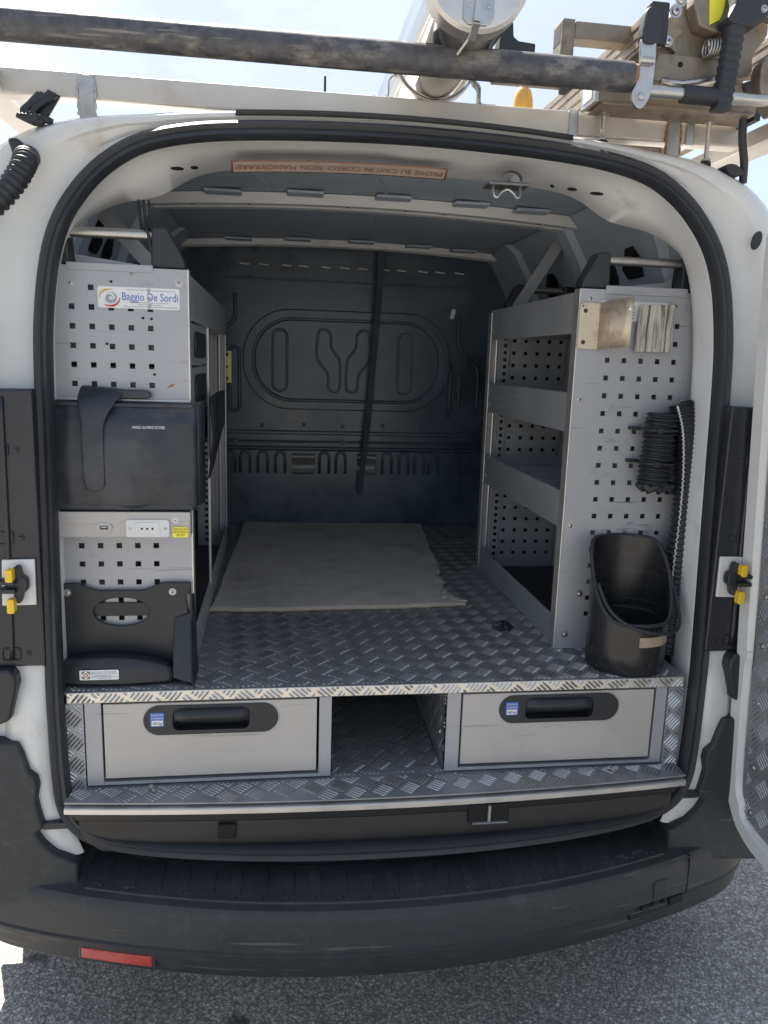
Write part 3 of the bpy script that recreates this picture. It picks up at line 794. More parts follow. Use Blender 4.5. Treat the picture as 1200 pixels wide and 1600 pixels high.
# right pillar: grommet hole; left pillar: wiring conduit
bm = plate(B(), [(0.678+a*0.9+b*0.25, 0.872+b-a*0.2) for a, b in [(0.010*math.cos(2*math.pi*i/20), 0.017*math.sin(2*math.pi*i/20)) for i in range(20)]], [], lambda a, b, d: (a, 0.020+d, b), 0.006)
obj('pillar_grommet', bm, 'rubber', van, bevel=0.002)
pts = catmull([(-0.645, 0.055, 0.945), (-0.640, 0.015, 0.935), (-0.636, -0.008, 0.920), (-0.645, -0.025, 0.893), (-0.664, -0.04, 0.862), (-0.69, -0.055, 0.832), (-0.725, -0.07, 0.795), (-0.78, -0.09, 0.75)], 16)
rs = []
for i in range(len(pts)):
    rs.append(0.0195 if i < 22 else 0.0180 + 0.0022*math.sin(i*1.35))
obj('wiring_conduit', tube(B(), pts, rs, 16), 'rubber', van, smooth='all')
obj('conduit_boot', prism(B(), [(-0.668,0.015,0.965),(-0.652,0.015,0.967),(-0.636,0.015,0.95),(-0.632,0.015,0.925),(-0.655,0.015,0.92)], (0,0.05,0)), 'rubber', van, bevel=0.005)
# hinge leaf left and right
for s in (-1, 1):
    hg = obj('hinge_leaf', prism(B(), [(s*0.70, -0.030, 0.66),(s*0.75, -0.030, 0.66),(s*0.75,-0.030,0.575),(s*0.70,-0.030,0.575)], (0, 0.014, 0)), 'white_paint', van, bevel=0.004)
    bm = B(); tube(bm, [(s*0.712, -0.031, 0.635), (s*0.712, -0.034, 0.635)], 0.006, 12)
    obj('hinge_bolt', bm, 'dark_void', hg)
bm = B(); tube(bm, [(-0.095, 1.0, 1.05), (-0.095, 1.0, 1.42)], [0.006, 0.0035], 8)
ant = obj('roof_antenna', bm, 'rubber', van, smooth=True)

# open right-hand door, folded out at right angles to the tail
def dx(z): return 0.722 - 0.058*(z+0.20)
def door_outline(y_in):
    o = [(-0.030+y_in*-1, 0.60), (-0.030-y_in, 0.10), (-0.034-y_in, 0.075), (-0.026-y_in, 0.03), (-0.022-y_in, -0.10), (-0.024-y_in, -0.225), (-0.040-y_in, -0.275+y_in*0.6), (-0.085, -0.318+y_in), (-0.19, -0.335+y_in), (-0.58+y_in, -0.335+y_in), (-0.64+y_in, -0.28+y_in), (-0.655+y_in, 0.40), (-0.63+y_in, 0.80), (-0.52+y_in, 0.97-y_in), (-0.20, 0.985-y_in), (-0.05-y_in, 0.90), (-0.032-y_in, 0.75)]
    return [(p.x, p.y) for p in catmull([(q[0], q[1], 0) for q in o], 4, True)]
bm = B()
ol = door_outline(0)
a = [bm.verts.new((dx(z), y, z)) for y, z in ol]
b = [bm.verts.new((dx(z)+0.045, y, z)) for y, z in ol]
n = len(a)
inn = [bm.verts.new((dx(z)+0.004, y, z)) for y, z in door_outline(0.026)]
inn2 = [bm.verts.new((dx(z)+0.014, y, z)) for y, z in door_outline(0.034)]
for i in range(n):
    j = (i+1) % n
    bm.faces.new((a[i], b[i], b[j], a[j])); bm.faces.new((a[i], a[j], inn[j], inn[i])); bm.faces.new((inn[i], inn[j], inn2[j], inn2[i]))
bm.faces.new(b); bm.faces.new(inn2[::-1])
door = obj('rear_door', bm, 'white_paint', van, smooth=True, angle=30, bevel=0.004)
bm = B()
pp = [(dx(z)+0.011, y, z) for y, z in door_outline(0.042) if z < 0.62]
prism(bm, pp, (0.0025, 0, 0))
dp = obj('door_tread_panel', bm, 'tread_base', door)
tread_part(door, (dx(-0.31)+0.0105, -0.075, -0.285), (0, -1, 0), Vector((dx(0.6)-dx(-0.31), 0, 0.91)), 0.50, 0.86, cell=0.034)
for z in (0.20, 0.10, -0.02, -0.16, -0.26):
    bolt('panel_rivet', (dx(z)+0.011, -0.095, z), (-1, 0, 0), 0.007, door)

# ------------------------------------------------------------------ drawer platform with tread-plate deck
plat = thing('drawer_platform', 'raised tread plate deck with two grey drawers across the van floor', 'drawer unit', (0, 0.5, -0.25))
deck = obj('deck_plate', box(B(), -0.618, 0.618, 0.0, 1.515, -0.006, 0.0), 'tread_base', plat)
def deck_skip(a, b):
    x, y = a-0.612, b+0.003
    if y > 0.20 and (x > 0.41 and y < 0.82): return x > 0.47
    if x < -0.42 and y > 0.12: return True
    return 0.55 < y < 1.42 and -0.33 < x < 0.20
tread_part(deck, (-0.612, 0.003, 0.0), (1,0,0), (0,1,0), 1.224, 1.5, skip=deck_skip)
nos = obj('deck_nosing', box(B(), -0.614, 0.614, -0.006, 0.0, -0.0215, 0.0004), 'tread_edge', plat, bevel=0.002)
tread_part(nos, (-0.612, -0.006, -0.021), (1,0,0), (0,0,1), 1.224, 0.0205, cell=0.030)
for x0, x1 in ((-0.617, -0.585), (0.583, 0.617)):
    ck = obj('side_cheek', box(B(), x0, x1, -0.003, 0.03, -0.198, -0.0225), 'tread_base', plat)
    tread_part(ck, (x0, -0.003, -0.197), (1,0,0), (0,0,1), x1-x0, 0.174, cell=0.0265)
# step in front of the drawers
bm = grid_surface(B(), [[(x, 0.02, -0.1955) for x in SXS], [(x, sill_y(x)-0.001, -0.1975) for x in SXS], [(x, sill_y(x)-0.001, -0.2005) for x in SXS]])
step = obj('step_plate', bm, 'tread_base', plat, smooth=True)
tread_part(step, (-0.612, -0.078, -0.1975), (1,0,0), (0,0.098,0.002), 1.224, 0.075, cell=0.030, skip=lambda a, b: -0.078+b-0.012 < sill_y(a-0.612))
# middle bay
bay = obj('bay_floor', box(B(), -0.118, 0.114, 0.005, 0.90, -0.2, -0.1955), 'tread_base', plat)
tread_part(bay, (-0.116, 0.005, -0.1953), (1,0,0), (0,1,0), 0.228, 0.7)
obj('bay_back', box(B(), -0.118, 0.114, 0.88, 0.89, -0.195, -0.007), 'black_plastic', plat)
for x, sgn in ((-0.118, 1), (0.114, -1)):
    w = obj('bay_side', box(B(), min(x, x-sgn*0.003), max(x, x-sgn*0.003), 0.004, 0.88, -0.194, -0.007), 'tread_base', plat)
    tread_part(w, (x+sgn*0.0002, 0.006 if sgn > 0 else 0.86, -0.193), (0,sgn,0), (0,0,1), 0.85, 0.18)
    bolt('bay_bolt', (x+sgn*0.0005, 0.05, -0.13), (sgn,0,0), 0.008, w)
def drawer(x0, x1, dx0, dx1, dz0, dz1, hx0, hx1):
    bm = plate(B(), rect(x0, x1, -0.192, -0.0225), [rect(dx0-0.004, dx1+0.005, dz0-0.008, dz1+0.003)], XZ(-0.001), 0.03)
    obj('drawer_frame', bm, 'shelf_grey', plat, bevel=0.001)
    obj('frame_shade', box(B(), x0+0.006, x1-0.006, 0.026, 0.03, -0.19, -0.024), 'dark_void', plat)  # near-black sheet, painted shade for the gaps round the drawer
    hz0, hz1 = -0.0905, -0.0305; hx = (hx0+hx1)/2
    gx0, gx1 = hx-0.074, hx+0.074
    front = obj('drawer', plate(B(), rect(dx0, dx1, dz0, dz1), [rrect(gx0, gx1, hz0+0.007, hz1-0.007, 0.012)], XZ(-0.002), 0.014), 'drawer_grey', plat, bevel=0.001)
    hd = obj('handle_plate', plate(B(), rrect(hx0, hx1, hz0, hz1, 0.0298, 10), [rrect(gx0+0.002, gx1-0.002, hz0+0.009, hz1-0.009, 0.011)], XZ(-0.0055), 0.0033), 'black_plastic', front, bevel=0.001)
    bm = B(); rws = []
    o = rrect(gx0+0.002, gx1-0.002, hz0+0.009, hz1-0.009, 0.011)
    grid_surface(bm, [[(a, -0.003, b) for a, b in o], [(a*0.98+hx*0.02, 0.022, b) for a, b in o]], True)
    bm.faces.new([bm.verts.new((a*0.98+hx*0.02, 0.022, b)) for a, b in o])
    obj('handle_pocket', bm, 'black_plastic', front, smooth=True)
    bm = B(); rws = []
    for i in range(13):
        t = i/12; x = gx0+0.004 + (gx1-gx0-0.008)*t
        e = max(0, min(1, min(t, 1-t)/0.10))**0.5
        row = []
        for k in range(9):
            ang = math.pi*(k/8)
            row.append((x, -0.004 - 0.017*math.sin(ang)*(0.25+0.75*e), -0.049 + 0.0125*math.cos(ang) - 0.003*(1-e)))
        rws.append(row)
    grid_surface(bm, rws)
    obj('handle_grip', bm, 'black_plastic', front, smooth='all')
    sx = hx0+0.013
    st = obj('load_sticker', plate(B(), rrect(sx, sx+0.026, -0.072, -0.044, 0.002, 3), [], XZ(-0.0062), 0.0006), 'ink_blue', front)
    text('sticker_text', 'PORTATA', 0.0058, (sx+0.002, -0.0062, -0.0505), (1,0,0), (0,0,1), 'paper_white', front, width=0.022)
    text('sticker_text', 'MASSIMA', 0.0058, (sx+0.002, -0.0062, -0.0570), (1,0,0), (0,0,1), 'paper_white', front, width=0.022)
    obj('sticker_patch', plate(B(), rect(sx+0.0025, sx+0.0235, -0.0705, -0.0595), [], XZ(-0.0067), 0.0004), 'paper_white', front)
    text('sticker_text', '40 kg', 0.0082, (sx+0.0045, -0.0067, -0.0680), (1,0,0), (0,0,1), 'ink_dark', front, width=0.017)
    return front
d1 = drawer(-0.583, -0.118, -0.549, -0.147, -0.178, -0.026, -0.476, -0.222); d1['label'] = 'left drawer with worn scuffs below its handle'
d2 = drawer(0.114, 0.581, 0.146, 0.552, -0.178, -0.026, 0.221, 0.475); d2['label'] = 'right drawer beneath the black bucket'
for (x, y), lab in (((-0.462, -0.018), 'small zinc bolt lying on the step before the left drawer'), ((0.462, -0.022), 'small zinc bolt lying on the step before the right drawer')):
    b0 = B(); tube(b0, [(x, y, -0.191), (x+0.006, y-0.012, -0.190)], 0.003, 8)
    tube(b0, [(x-0.002, y+0.004, -0.191), (x, y, -0.191)], 0.0058, 6)
    o = obj('loose_bolt', b0, 'steel', None, smooth=True); o['label'] = lab; o['category'] = 'bolt'; o['group'] = 'loose bolts on the step'

# ------------------------------------------------------------------ board mat lying on the deck
matt = thing('floor_mat', 'worn grey brown fibre board lying on the tread plate deck', 'mat', (-0.05, 0.97, 0.001))
edge = [(-0.387,0.457),(-0.25,0.452),(-0.10,0.455),(0.05,0.462),(0.18,0.470),(0.262,0.478),(0.268,0.495),(0.245,0.535),(0.232,0.60),(0.243,0.66),(0.232,0.72),(0.262,0.80),(0.278,0.90),(0.283,1.05),(0.305,1.25),(0.325,1.48),(0.20,1.487),(0.0,1.49),(-0.20,1.495),(-0.335,1.51),(-0.350,1.515),(-0.352,1.40),(-0.36,1.15),(-0.372,0.85),(-0.38,0.62)]
poly = []
for i, p in enumerate(edge):
    q = edge[(i+1) % len(edge)]
    for k in range(5):
        t = k/5
        poly.append((p[0]+(q[0]-p[0])*t+random.uniform(-0.002,0.002), p[1]+(q[1]-p[1])*t+random.uniform(-0.003,0.003)))
bm = B(); c = (-0.05, 0.97)
rws = []
for s, z in ((1.0, 0.0015), (1.004, 0.006), (1.0, 0.0105), (0.992, 0.0120), (0.97, 0.0118)):
    rws.append([(c[0]+(x-c[0])*s, c[1]+(y-c[1])*s, z) for x, y in poly])
grid_surface(bm, rws, True)
bm.verts.ensure_lookup_table(); bm.faces.new(bm.verts[-len(poly):])
obj('board', bm, 'mat_board', matt, smooth=True, angle=60)
bm = B(); rws = []
for ds, z in ((1.0005, 0.0017), (1.0065, 0.0055), (1.003, 0.0112)):
    rws.append([(c[0]+(x-c[0])*ds, c[1]+(y-c[1])*ds - 0.0005, z) for x, y in poly[:26]])
grid_surface(bm, rws); obj('frayed_edge', bm, 'mat_edge', matt, smooth=True)
for cx0, cy0, ang, L, W in ((0.225, 0.56, 1.3, 0.09, 0.020), (0.238, 0.69, 1.75, 0.07, 0.028), (0.250, 0.50, 2.5, 0.05, 0.014), (0.262, 0.82, 1.4, 0.10, 0.012)):   # torn plies at the ragged corner
    bm = B(); rws = []
    for i in range(9):
        t = i/8-0.5; q = 0.5*W*(1-abs(t)*1.2)+0.001
        px_, py_ = cx0+math.cos(ang)*L*t, cy0+math.sin(ang)*L*t
        rws.append([(px_-math.sin(ang)*q*e*random.uniform(0.7, 1.2), py_+math.cos(ang)*q*e*random.uniform(0.7, 1.2), 0.0125+0.004*(1-abs(e))*random.uniform(0.5, 1)) for e in (-1, -0.3, 0.4, 1)])
    o = obj('torn_ply', grid_surface(bm, rws), 'mat_board', matt, smooth='all'); md = o.modifiers.new('t', 'SOLIDIFY'); md.thickness = 0.002

# ------------------------------------------------------------------ shelving units
def upright(root, s, x0, y, z0, z1, w=0.062):
    """slotted post seen face on: rolled profile plus a perforated strip"""
    xa = s*x0
    X = lambda a: xa + s*a
    def P(a0, a1, y0, y1): return box(B(), min(X(a0), X(a1)), max(X(a0), X(a1)), y0, y1, z0, z1)
    u = obj('upright', P(0, 0.004, y-0.012, y+0.02), 'aluminium', root, bevel=0.001)
    obj('upright_web', P(0.004, 0.018, y, y+0.004), 'shelf_grey', u, bevel=0.001)
    obj('upright_rib', P(0.018, 0.025, y-0.010, y+0.004), 'aluminium', u, bevel=0.003)
    obj('upright_web', P(0.025, 0.038, y, y+0.004), 'shelf_grey', u, bevel=0.001)
    a0, a1 = sorted((X(0.038), X(w)))
    c = (a0+a1)/2; hs = []
    z = z0+0.02
    while z < z1-0.02:
        hs.append(rect(c-0.0055, c+0.0055, z, z+0.010)); z += 0.0205
    obj('slotted_strip', plate(B(), rect(a0, a1, z0, z1), hs, XZ(y-0.004), 0.003), 'shelf_grey', u)
    obj('strip_shade', box(B(), a0, a1, y+0.012, y+0.014, z0, z1), 'black_plastic', u)  # black sheet standing in for the shadow behind the slots
    return u

def tray(root, s, xf, xb, y0, y1, z0, z1, zback=None, floor_lift=0.012, dividers=()):
    """open-topped shelf: tall front lip, floor, back lip, ends"""
    zb = zback or z1
    b0, b1 = sorted((s*xf, s*(xf+0.003)))
    t = obj('tray_lip', box(B(), b0, b1, y0, y1, z0, z1), 'tray_grey', root, bevel=0.001)
    f0, f1 = sorted((s*(xf+0.003), s*xb))
    obj('tray_floor', box(B(), f0, f1, y0, y1, z0+floor_lift-0.003, z0+floor_lift), 'tray_grey', root)
    k0, k1 = sorted((s*xb, s*(xb+0.003)))
    obj('tray_back', box(B(), k0, k1, y0, y1, z0+floor_lift, zb), 'tray_grey', root, bevel=0.001)
    obj('tray_hem', box(B(), min(s*xf, s*(xf+0.012)), max(s*xf, s*(xf+0.012)), y0, y1, z1, z1+0.002), 'tray_grey', t)
    for ye in (y0, y1-0.003):
        obj('tray_end', box(B(), f0, f1, ye, ye+0.003, z0+floor_lift, z1-0.002), 'tray_grey', root)
    for yd_ in dividers:
        obj('tray_divider', box(B(), f0, f1, yd_, yd_+0.003, z0+floor_lift, z1-0.012), 'tray_grey', root, bevel=0.0008)
    for k in range(5):                      # rolled ribs along the tray floor
        x_ = s*(xf + 0.03 + k*(xb-xf-0.05)/4)
        obj('tray_rib', prism(B(), [(x_-0.009, y0+0.004, z0+floor_lift), (x_-0.004, y0+0.004, z0+floor_lift+0.009), (x_+0.004, y0+0.004, z0+floor_lift+0.009), (x_+0.009, y0+0.004, z0+floor_lift)], (0, y1-y0-0.008, 0)), 'shelf_grey', root, bevel=0.001)
    bolt('tray_rivet', (s*(xf-0.0003), y1-0.03, z0+0.025), (-s,0,0), 0.006, t, 'steel')
    return t

def top_handle(root, s, xi, xo, y, z):
    """tube grip between two black end blocks on top of the unit"""
    i0, i1 = s*xi, s*(xi+0.055)
    obj('handle_block', prism(B(), [(s*xi, y, z), (s*(xi+0.062), y, z), (s*(xi+0.060), y, z+0.072), (s*(xi+0.034), y, z+0.074), (s*(xi+0.004), y, z+0.018)], (0, 0.045, 0)), 'black_plastic', root, bevel=0.004)
    obj('handle_block', prism(B(), [(s*(xo-0.052), y, z), (s*(xo+0.012), y, z), (s*(xo+0.006), y, z+0.03), (s*(xo-0.018), y, z+0.072), (s*(xo-0.048), y, z+0.072)], (0, 0.045, 0)), 'black_plastic', root, bevel=0.004)
    bm = B(); tube(bm, [(s*(xi+0.058), y+0.02, z+0.060), (s*(xo-0.046), y+0.02, z+0.060)], 0.0095, 16)
    obj('handle_tube', bm, 'steel', root, smooth=True)
    obj('handle_plate', prism(B(), [(s*(xi+0.064), y+0.035, z+0.001), (s*(xo-0.054), y+0.035, z+0.001), (s*(xo-0.054), y+0.035, z+0.032), (s*(xi+0.20), y+0.035, z+0.022), (s*(xi+0.064), y+0.035, z+0.006)], (0, 0.003, 0)), 'shelf_grey', root)

# right unit
ru = thing('shelving_unit', 'grey perforated shelving unit on the right with angled open trays', 'shelving', (0.52, 0.5, 0.002), 'shelving units along the van sides')
skipR = {(i, j) for i in range(5) for j in range(19) if (i < 5 and 17 < j)} 
hs = holes_grid(0.461, 0.0372, 5, 0.083, 0.0372, 18, 0.0105)
obj('end_panel', plate(B(), rect(0.393, 0.676, 0.002, 0.784), hs, XZ(0.165), 0.0025), 'shelf_grey', ru)
obj('panel_fold', box(B(), 0.3895, 0.393, 0.1645, 0.195, 0.002, 0.784), 'aluminium', ru, bevel=0.001)
obj('post', box(B(), 0.394, 0.420, 0.180, 0.205, 0.002, 0.783), 'shelf_grey', ru, bevel=0.002)
obj('panel_hem', box(B(), 0.445, 0.625, 0.162, 0.1645, 0.775, 0.792), 'shelf_grey', ru, bevel=0.001)
for x, z in ((0.413,0.765),(0.406,0.558),(0.408,0.285),(0.442,0.130),(0.415,0.035),(0.642,0.768),(0.600,0.756)):
    bolt('panel_bolt', (x, 0.165, z), (0,-1,0), 0.0075, ru)
obj('back_panel', plate(B(), rect(0.20, 0.87, 0.0, 0.74), holes_grid(0.235, 0.037, 16, 0.10, 0.037, 17, 0.0105), YZ(0.640), 0.002), 'shelf_grey', ru)
obj('panel_shade', box(B(), 0.6465, 0.648, 0.20, 0.87, 0.02, 0.73), 'dark_void', ru)  # near-black sheet so the panel holes read as shaded
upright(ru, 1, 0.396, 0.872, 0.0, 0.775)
obj('front_strip', box(B(), 0.428, 0.445, 0.205, 0.209, 0.0, 0.72), 'aluminium', ru, bevel=0.001)
tray(ru, 1, 0.398, 0.632, 0.206, 0.866, 0.695, 0.778, dividers=(0.42, 0.66))
tray(ru, 1, 0.398, 0.632, 0.206, 0.866, 0.485, 0.568, zback=0.60, dividers=(0.34, 0.55, 0.72))
tray(ru, 1, 0.398, 0.632, 0.206, 0.866, 0.272, 0.352, zback=0.40, dividers=(0.34, 0.46, 0.58, 0.72))
obj('base_rail', box(B(), 0.398, 0.402, 0.196, 0.860, 0.001, 0.068), 'tray_grey', ru, bevel=0.001)
obj('base_floor', box(B(), 0.402, 0.638, 0.206, 0.860, 0.004, 0.006), 'black_plastic', ru)
obj('far_panel', plate(B(), rect(0.456, 0.662, 0.0, 0.775), holes_grid(0.476, 0.0362, 5, 0.045, 0.0362, 20, 0.0105), XZ(0.880), 0.0025), 'tray_grey', ru)
obj('far_shade', box(B(), 0.456, 0.662, 0.890, 0.892, 0.0, 0.775), 'dark_void', ru)  # near-black sheet, shade put in behind the far panel's holes
top_handle(ru, 1, 0.395, 0.664, 0.172, 0.785)
top_handle(ru, 1, 0.42, 0.64, 0.80, 0.779)
bm = B(); bar(bm, (0.575, 0.80, 0.985), (0.452, 0.80, 0.785), 0.032, 0.004, up=(0,1,0))
br = obj('roof_brace', bm, 'tray_grey', ru, bevel=0.001)
bolt('brace_bolt', (0.572, 0.797, 0.965), (0,-1,0), 0.008, br)
lb = obj('maker_sticker', plate(B(), rrect(0.437, 0.585, 0.722, 0.762, 0.003, 3), [], XZ(0.1642), 0.0006), 'paper_white', ru)
print_lines('sticker_print', [(0.488, 0.512, 0.7275+0.006*k, 0.002) for k in range(5)], XZ(0.1637), 0.0004, 'ink_blue', lb)
# scuffs: dark rub marks with their own shape on the end panel
bm = B()
for k in range(26):
    x, z = random.uniform(0.46, 0.64), random.choice((0.325, 0.285, 0.27)) + random.uniform(-0.012, 0.012)
    L = random.uniform(0.01, 0.05)
    prism(bm, [(x, 0.1642, z), (x+L, 0.1642, z+random.uniform(-0.002,0.004)), (x+L*0.9, 0.1642, z+0.0016), (x, 0.1642, z+0.0012)], (0, 0.0005, 0))
obj('scuff_marks', bm, 'ink_grey', ru, kind='stuff')

# left unit
lu = thing('shelving_unit', 'grey perforated shelving unit on the left holding a power strip', 'shelving', (-0.51, 0.6, 0.002), 'shelving units along the van sides')
hs = holes_grid(-0.594, 0.0343, 5, 0.567, 0.0343, 5, 0.0100) + holes_grid(-0.594+0.0343, 0.0343, 1, 0.7385, 0.0343, 1, 0.0100)
obj('end_panel', plate(B(), rect(-0.650, -0.3905, 0.537, 0.776), hs, XZ(0.083), 0.0025), 'shelf_grey', lu)
hs = holes_grid(-0.595, 0.0345, 5, 0.080, 0.0362, 6, 0.0105)
obj('end_panel', plate(B(), rect(-0.650, -0.3905, 0.002, 0.336), hs, XZ(0.083), 0.0025), 'shelf_grey', lu)
obj('panel_hem', box(B(), -0.650, -0.388, 0.076, 0.0825, 0.5365, 0.5415), 'aluminium', lu, bevel=0.001)
obj('panel_hem', box(B(), -0.600, -0.45, 0.0805, 0.0827, 0.768, 0.781), 'shelf_grey', lu, bevel=0.001)
obj('panel_fold', box(B(), -0.3905, -0.387, 0.0825, 0.11, 0.002, 0.777), 'aluminium', lu, bevel=0.001)
obj('bay_shade', box(B(), -0.648, -0.395, 0.10, 0.104, 0.338, 0.536), 'black_plastic', lu)  # black sheet in place of the shaded void inside the bay
for x, z, m in ((-0.405,0.752,'steel'),(-0.594,0.745,'steel'),(-0.488,0.765,'shelf_grey')):
    bolt('panel_bolt', (x, 0.083, z), (0,-1,0), 0.0075 if x > -0.45 else 0.005, lu, m)
for x, z in ((-0.524,0.750),(-0.470,0.688),(-0.455,0.687),(-0.535,0.640),(-0.452,0.587)):
    bm = B(); tube(bm, [(x, 0.0828, z), (x, 0.0822, z)], 0.0026, 10); obj('drill_hole', bm, 'dark_void', lu)
# inner face: two small drawers with cup pulls, then open bay with a top tray
obj('side_rail', box(B(), -0.393, -0.390, 0.105, 1.15, 0.690, 0.772), 'tray_grey', lu, bevel=0.001)
for z0, z1 in ((0.605, 0.686), (0.515, 0.600), (0.430, 0.510)):
    dr = obj('small_drawer', box(B(), -0.62, -0.392, 0.112, 0.49, z0, z1), 'tray_grey', lu, bevel=0.002)
    ol = rrect(0.20, 0.42, z0+0.014, z1-0.014, 0.02)
    obj('cup_pull', prism(B(), [(-0.3915, a, b) for a, b in ol], (0.004, 0, 0)), 'black_plastic', dr, bevel=0.002)
obj('mid_post', box(B(), -0.394, -0.388, 0.495, 0.512, 0.06, 0.69), 'aluminium', lu, bevel=0.001)
obj('back_panel', plate(B(), rect(0.11, 1.16, 0.0, 0.74), holes_grid(0.15, 0.037, 27, 0.10, 0.037, 17, 0.0105), YZ(-0.642), 0.002), 'shelf_grey', lu)
obj('panel_shade', box(B(), -0.6455, -0.644, 0.11, 1.16, 0.02, 0.73), 'dark_void', lu)  # near-black sheet, painted shade behind the left panel's holes
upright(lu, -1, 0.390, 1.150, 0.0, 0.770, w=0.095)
obj('base_rail', box(B(), -0.394, -0.390, 0.11, 1.15, 0.001, 0.072), 'tray_grey', lu, bevel=0.001)
obj('base_floor', box(B(), -0.640, -0.394, 0.11, 1.15, 0.004, 0.006), 'black_plastic', lu)
obj('far_panel', plate(B(), rect(-0.655, -0.50, 0.0, 0.77), holes_grid(-0.63, 0.037, 4, 0.05, 0.037, 19, 0.0105), XZ(1.165), 0.003), 'tray_grey', lu)
obj('tray_floor', box(B(), -0.640, -0.393, 0.49, 1.15, 0.69, 0.693), 'tray_grey', lu)
top_handle(lu, -1, 0.393, 0.648, 0.092, 0.777)
bm = B(); bar(bm, (-0.622, 0.36, 0.945), (-0.478, 0.36, 0.792), 0.032, 0.004, up=(0,1,0))
obj('roof_brace', bm, 'tray_grey', lu, bevel=0.001)
for k in range(3):                          # cables looped over the handle tube
    x = -0.462 + 0.009*k
    bm = B(); tube(bm, catmull([(x-0.018, 0.13, 0.90), (x-0.012, 0.118, 0.85), (x, 0.100, 0.846), (x+0.006, 0.098, 0.815), (x+0.012, 0.108, 0.779)], 6), 0.0026, 8)
    obj('cable', bm, 'black_plastic', lu, smooth='all')
# power strip
ps = thing('power_strip', 'cream grey power strip with socket and charging port on the left shelving', 'power strip', (-0.514, 0.066, 0.284))
obj('housing', box(B(), -0.640, -0.388, 0.050, 0.0815, 0.284, 0.333), 'drawer_grey', ps, bevel=0.003)
obj('strip_lid', plate(B(), [(-0.640,0.311),(-0.518,0.311),(-0.508,0.316),(-0.388,0.316),(-0.388,0.3335),(-0.640,0.3335)], [], XZ(0.0482), 0.0018), 'drawer_grey', ps, bevel=0.0008)
us = obj('charging_port', plate(B(), ellipse(-0.547, 0.303, 0.0165, 0.0115), [], XZ(0.0470), 0.003), 'drawer_grey', ps, bevel=0.001)
obj('port_slot', box(B(), -0.552, -0.538, 0.0462, 0.047, 0.3005, 0.3075), 'ink_dark', us)
obj('port_tongue', box(B(), -0.5500, -0.540, 0.0457, 0.0462, 0.3045, 0.3060), 'socket_white', us)
sk = obj('socket_plate', plate(B(), rrect(-0.505, -0.4265, 0.2865, 0.3195, 0.005), [], XZ(0.044), 0.006), 'socket_white', ps, bevel=0.0015)
obj('socket_insert', plate(B(), rrect(-0.489, -0.444, 0.291, 0.315, 0.002, 3), [], XZ(0.0425), 0.0015), 'socket_white', sk, bevel=0.0006)
for k in (-1, 0, 1):
    bm = B(); tube(bm, [(-0.4665+0.0095*k, 0.0423, 0.303), (-0.4665+0.0095*k, 0.0428, 0.303)], 0.0022, 10); obj('socket_hole', bm, 'dark_void', sk)
for x in (-0.4985, -0.4335): bolt('socket_screw', (x, 0.044, 0.303), (0,-1,0), 0.0032, sk)
bolt('strip_screw', (-0.4155, 0.048, 0.318), (0,-1,0), 0.006, ps, 'socket_white')
yl = obj('yellow_sticker', plate(B(), rrect(-0.421, -0.392, 0.2855, 0.3055, 0.003, 3), [], XZ(0.0472), 0.001), 'yellow_label', ps)
for k, tx in enumerate(('PRESA ESCLUSIVA', 'PER RICARICA PC', 'MAX 100 W')):
    text('sticker_text', tx, 0.0055, (-0.4195 if k < 2 else -0.414, 0.0472, 0.2995-0.0055*k), (1,0,0), (0,0,1), 'ink_dark', yl, width=0.026 if k < 2 else 0.015)
# company sticker
cs = obj('company_sticker', plate(B(), rrect(-0.548, -0.404, 0.704, 0.7415, 0.004, 4), [], XZ(0.0818), 0.001), 'paper_white', lu)
text('sticker_text', 'Baggio De Sordi', 0.0200, (-0.5065, 0.0818, 0.7185), (1,0,0), (0,0,1), 'ink_blue', cs, width=0.0985)
print_lines('sticker_print', [(-0.497,-0.464,0.7362,0.0013),(-0.458,-0.410,0.7357,0.0013),(-0.490,-0.425,0.7143,0.0013),(-0.478,-0.435,0.7108,0.0013),(-0.503,-0.408,0.7070,0.0013)], XZ(0.0813), 0.0004, 'ink_grey', cs)
def arc_mark(name, cx, cz, ra, rb, t0, t1, w, y, material, parent):
    bm = B(); rws = [[], []]
    for i in range(17):
        t = R(t0+(t1-t0)*i/16); k = math.sin(math.pi*i/16)*w/2+0.0003
        for j, q in ((0, -k), (1, k)):
            rws[j].append((cx+(ra+q)*math.cos(t), y, cz+(rb+q)*math.sin(t)))
    grid_surface(bm, rws); return obj(name, bm, material, parent)
arc_mark('sticker_logo', -0.527, 0.722, 0.0175, 0.0145, 70, 190, 0.003, 0.0812, 'ink_gold', cs)
arc_mark('sticker_logo', -0.527, 0.722, 0.0175, 0.0145, 235, 365, 0.003, 0.0812, 'ink_red', cs)
for k in range(3):
    arc_mark('sticker_logo', -0.526, 0.7225, 0.004+0.003*k, 0.003+0.003*k, 100*k, 100*k+250, 0.0026, 0.0811, 'ink_grey', cs)
for x, z in ((-0.4585, 0.7355), (-0.4585, 0.7205), (-0.458, 0.7085)):   # torn nicks in the sticker
    obj('sticker_tear', plate(B(), [(x-0.004, z+0.004), (x+0.004, z+0.005), (x+0.002, z-0.002), (x-0.001, z-0.005)], [], XZ(0.0809), 0.0005), 'shelf_grey', cs)
obj('rust_smear', plate(B(), [(-0.432,0.562),(-0.420,0.566),(-0.414,0.571),(-0.424,0.569)], [], XZ(0.0826), 0.0005), 'rust', lu)

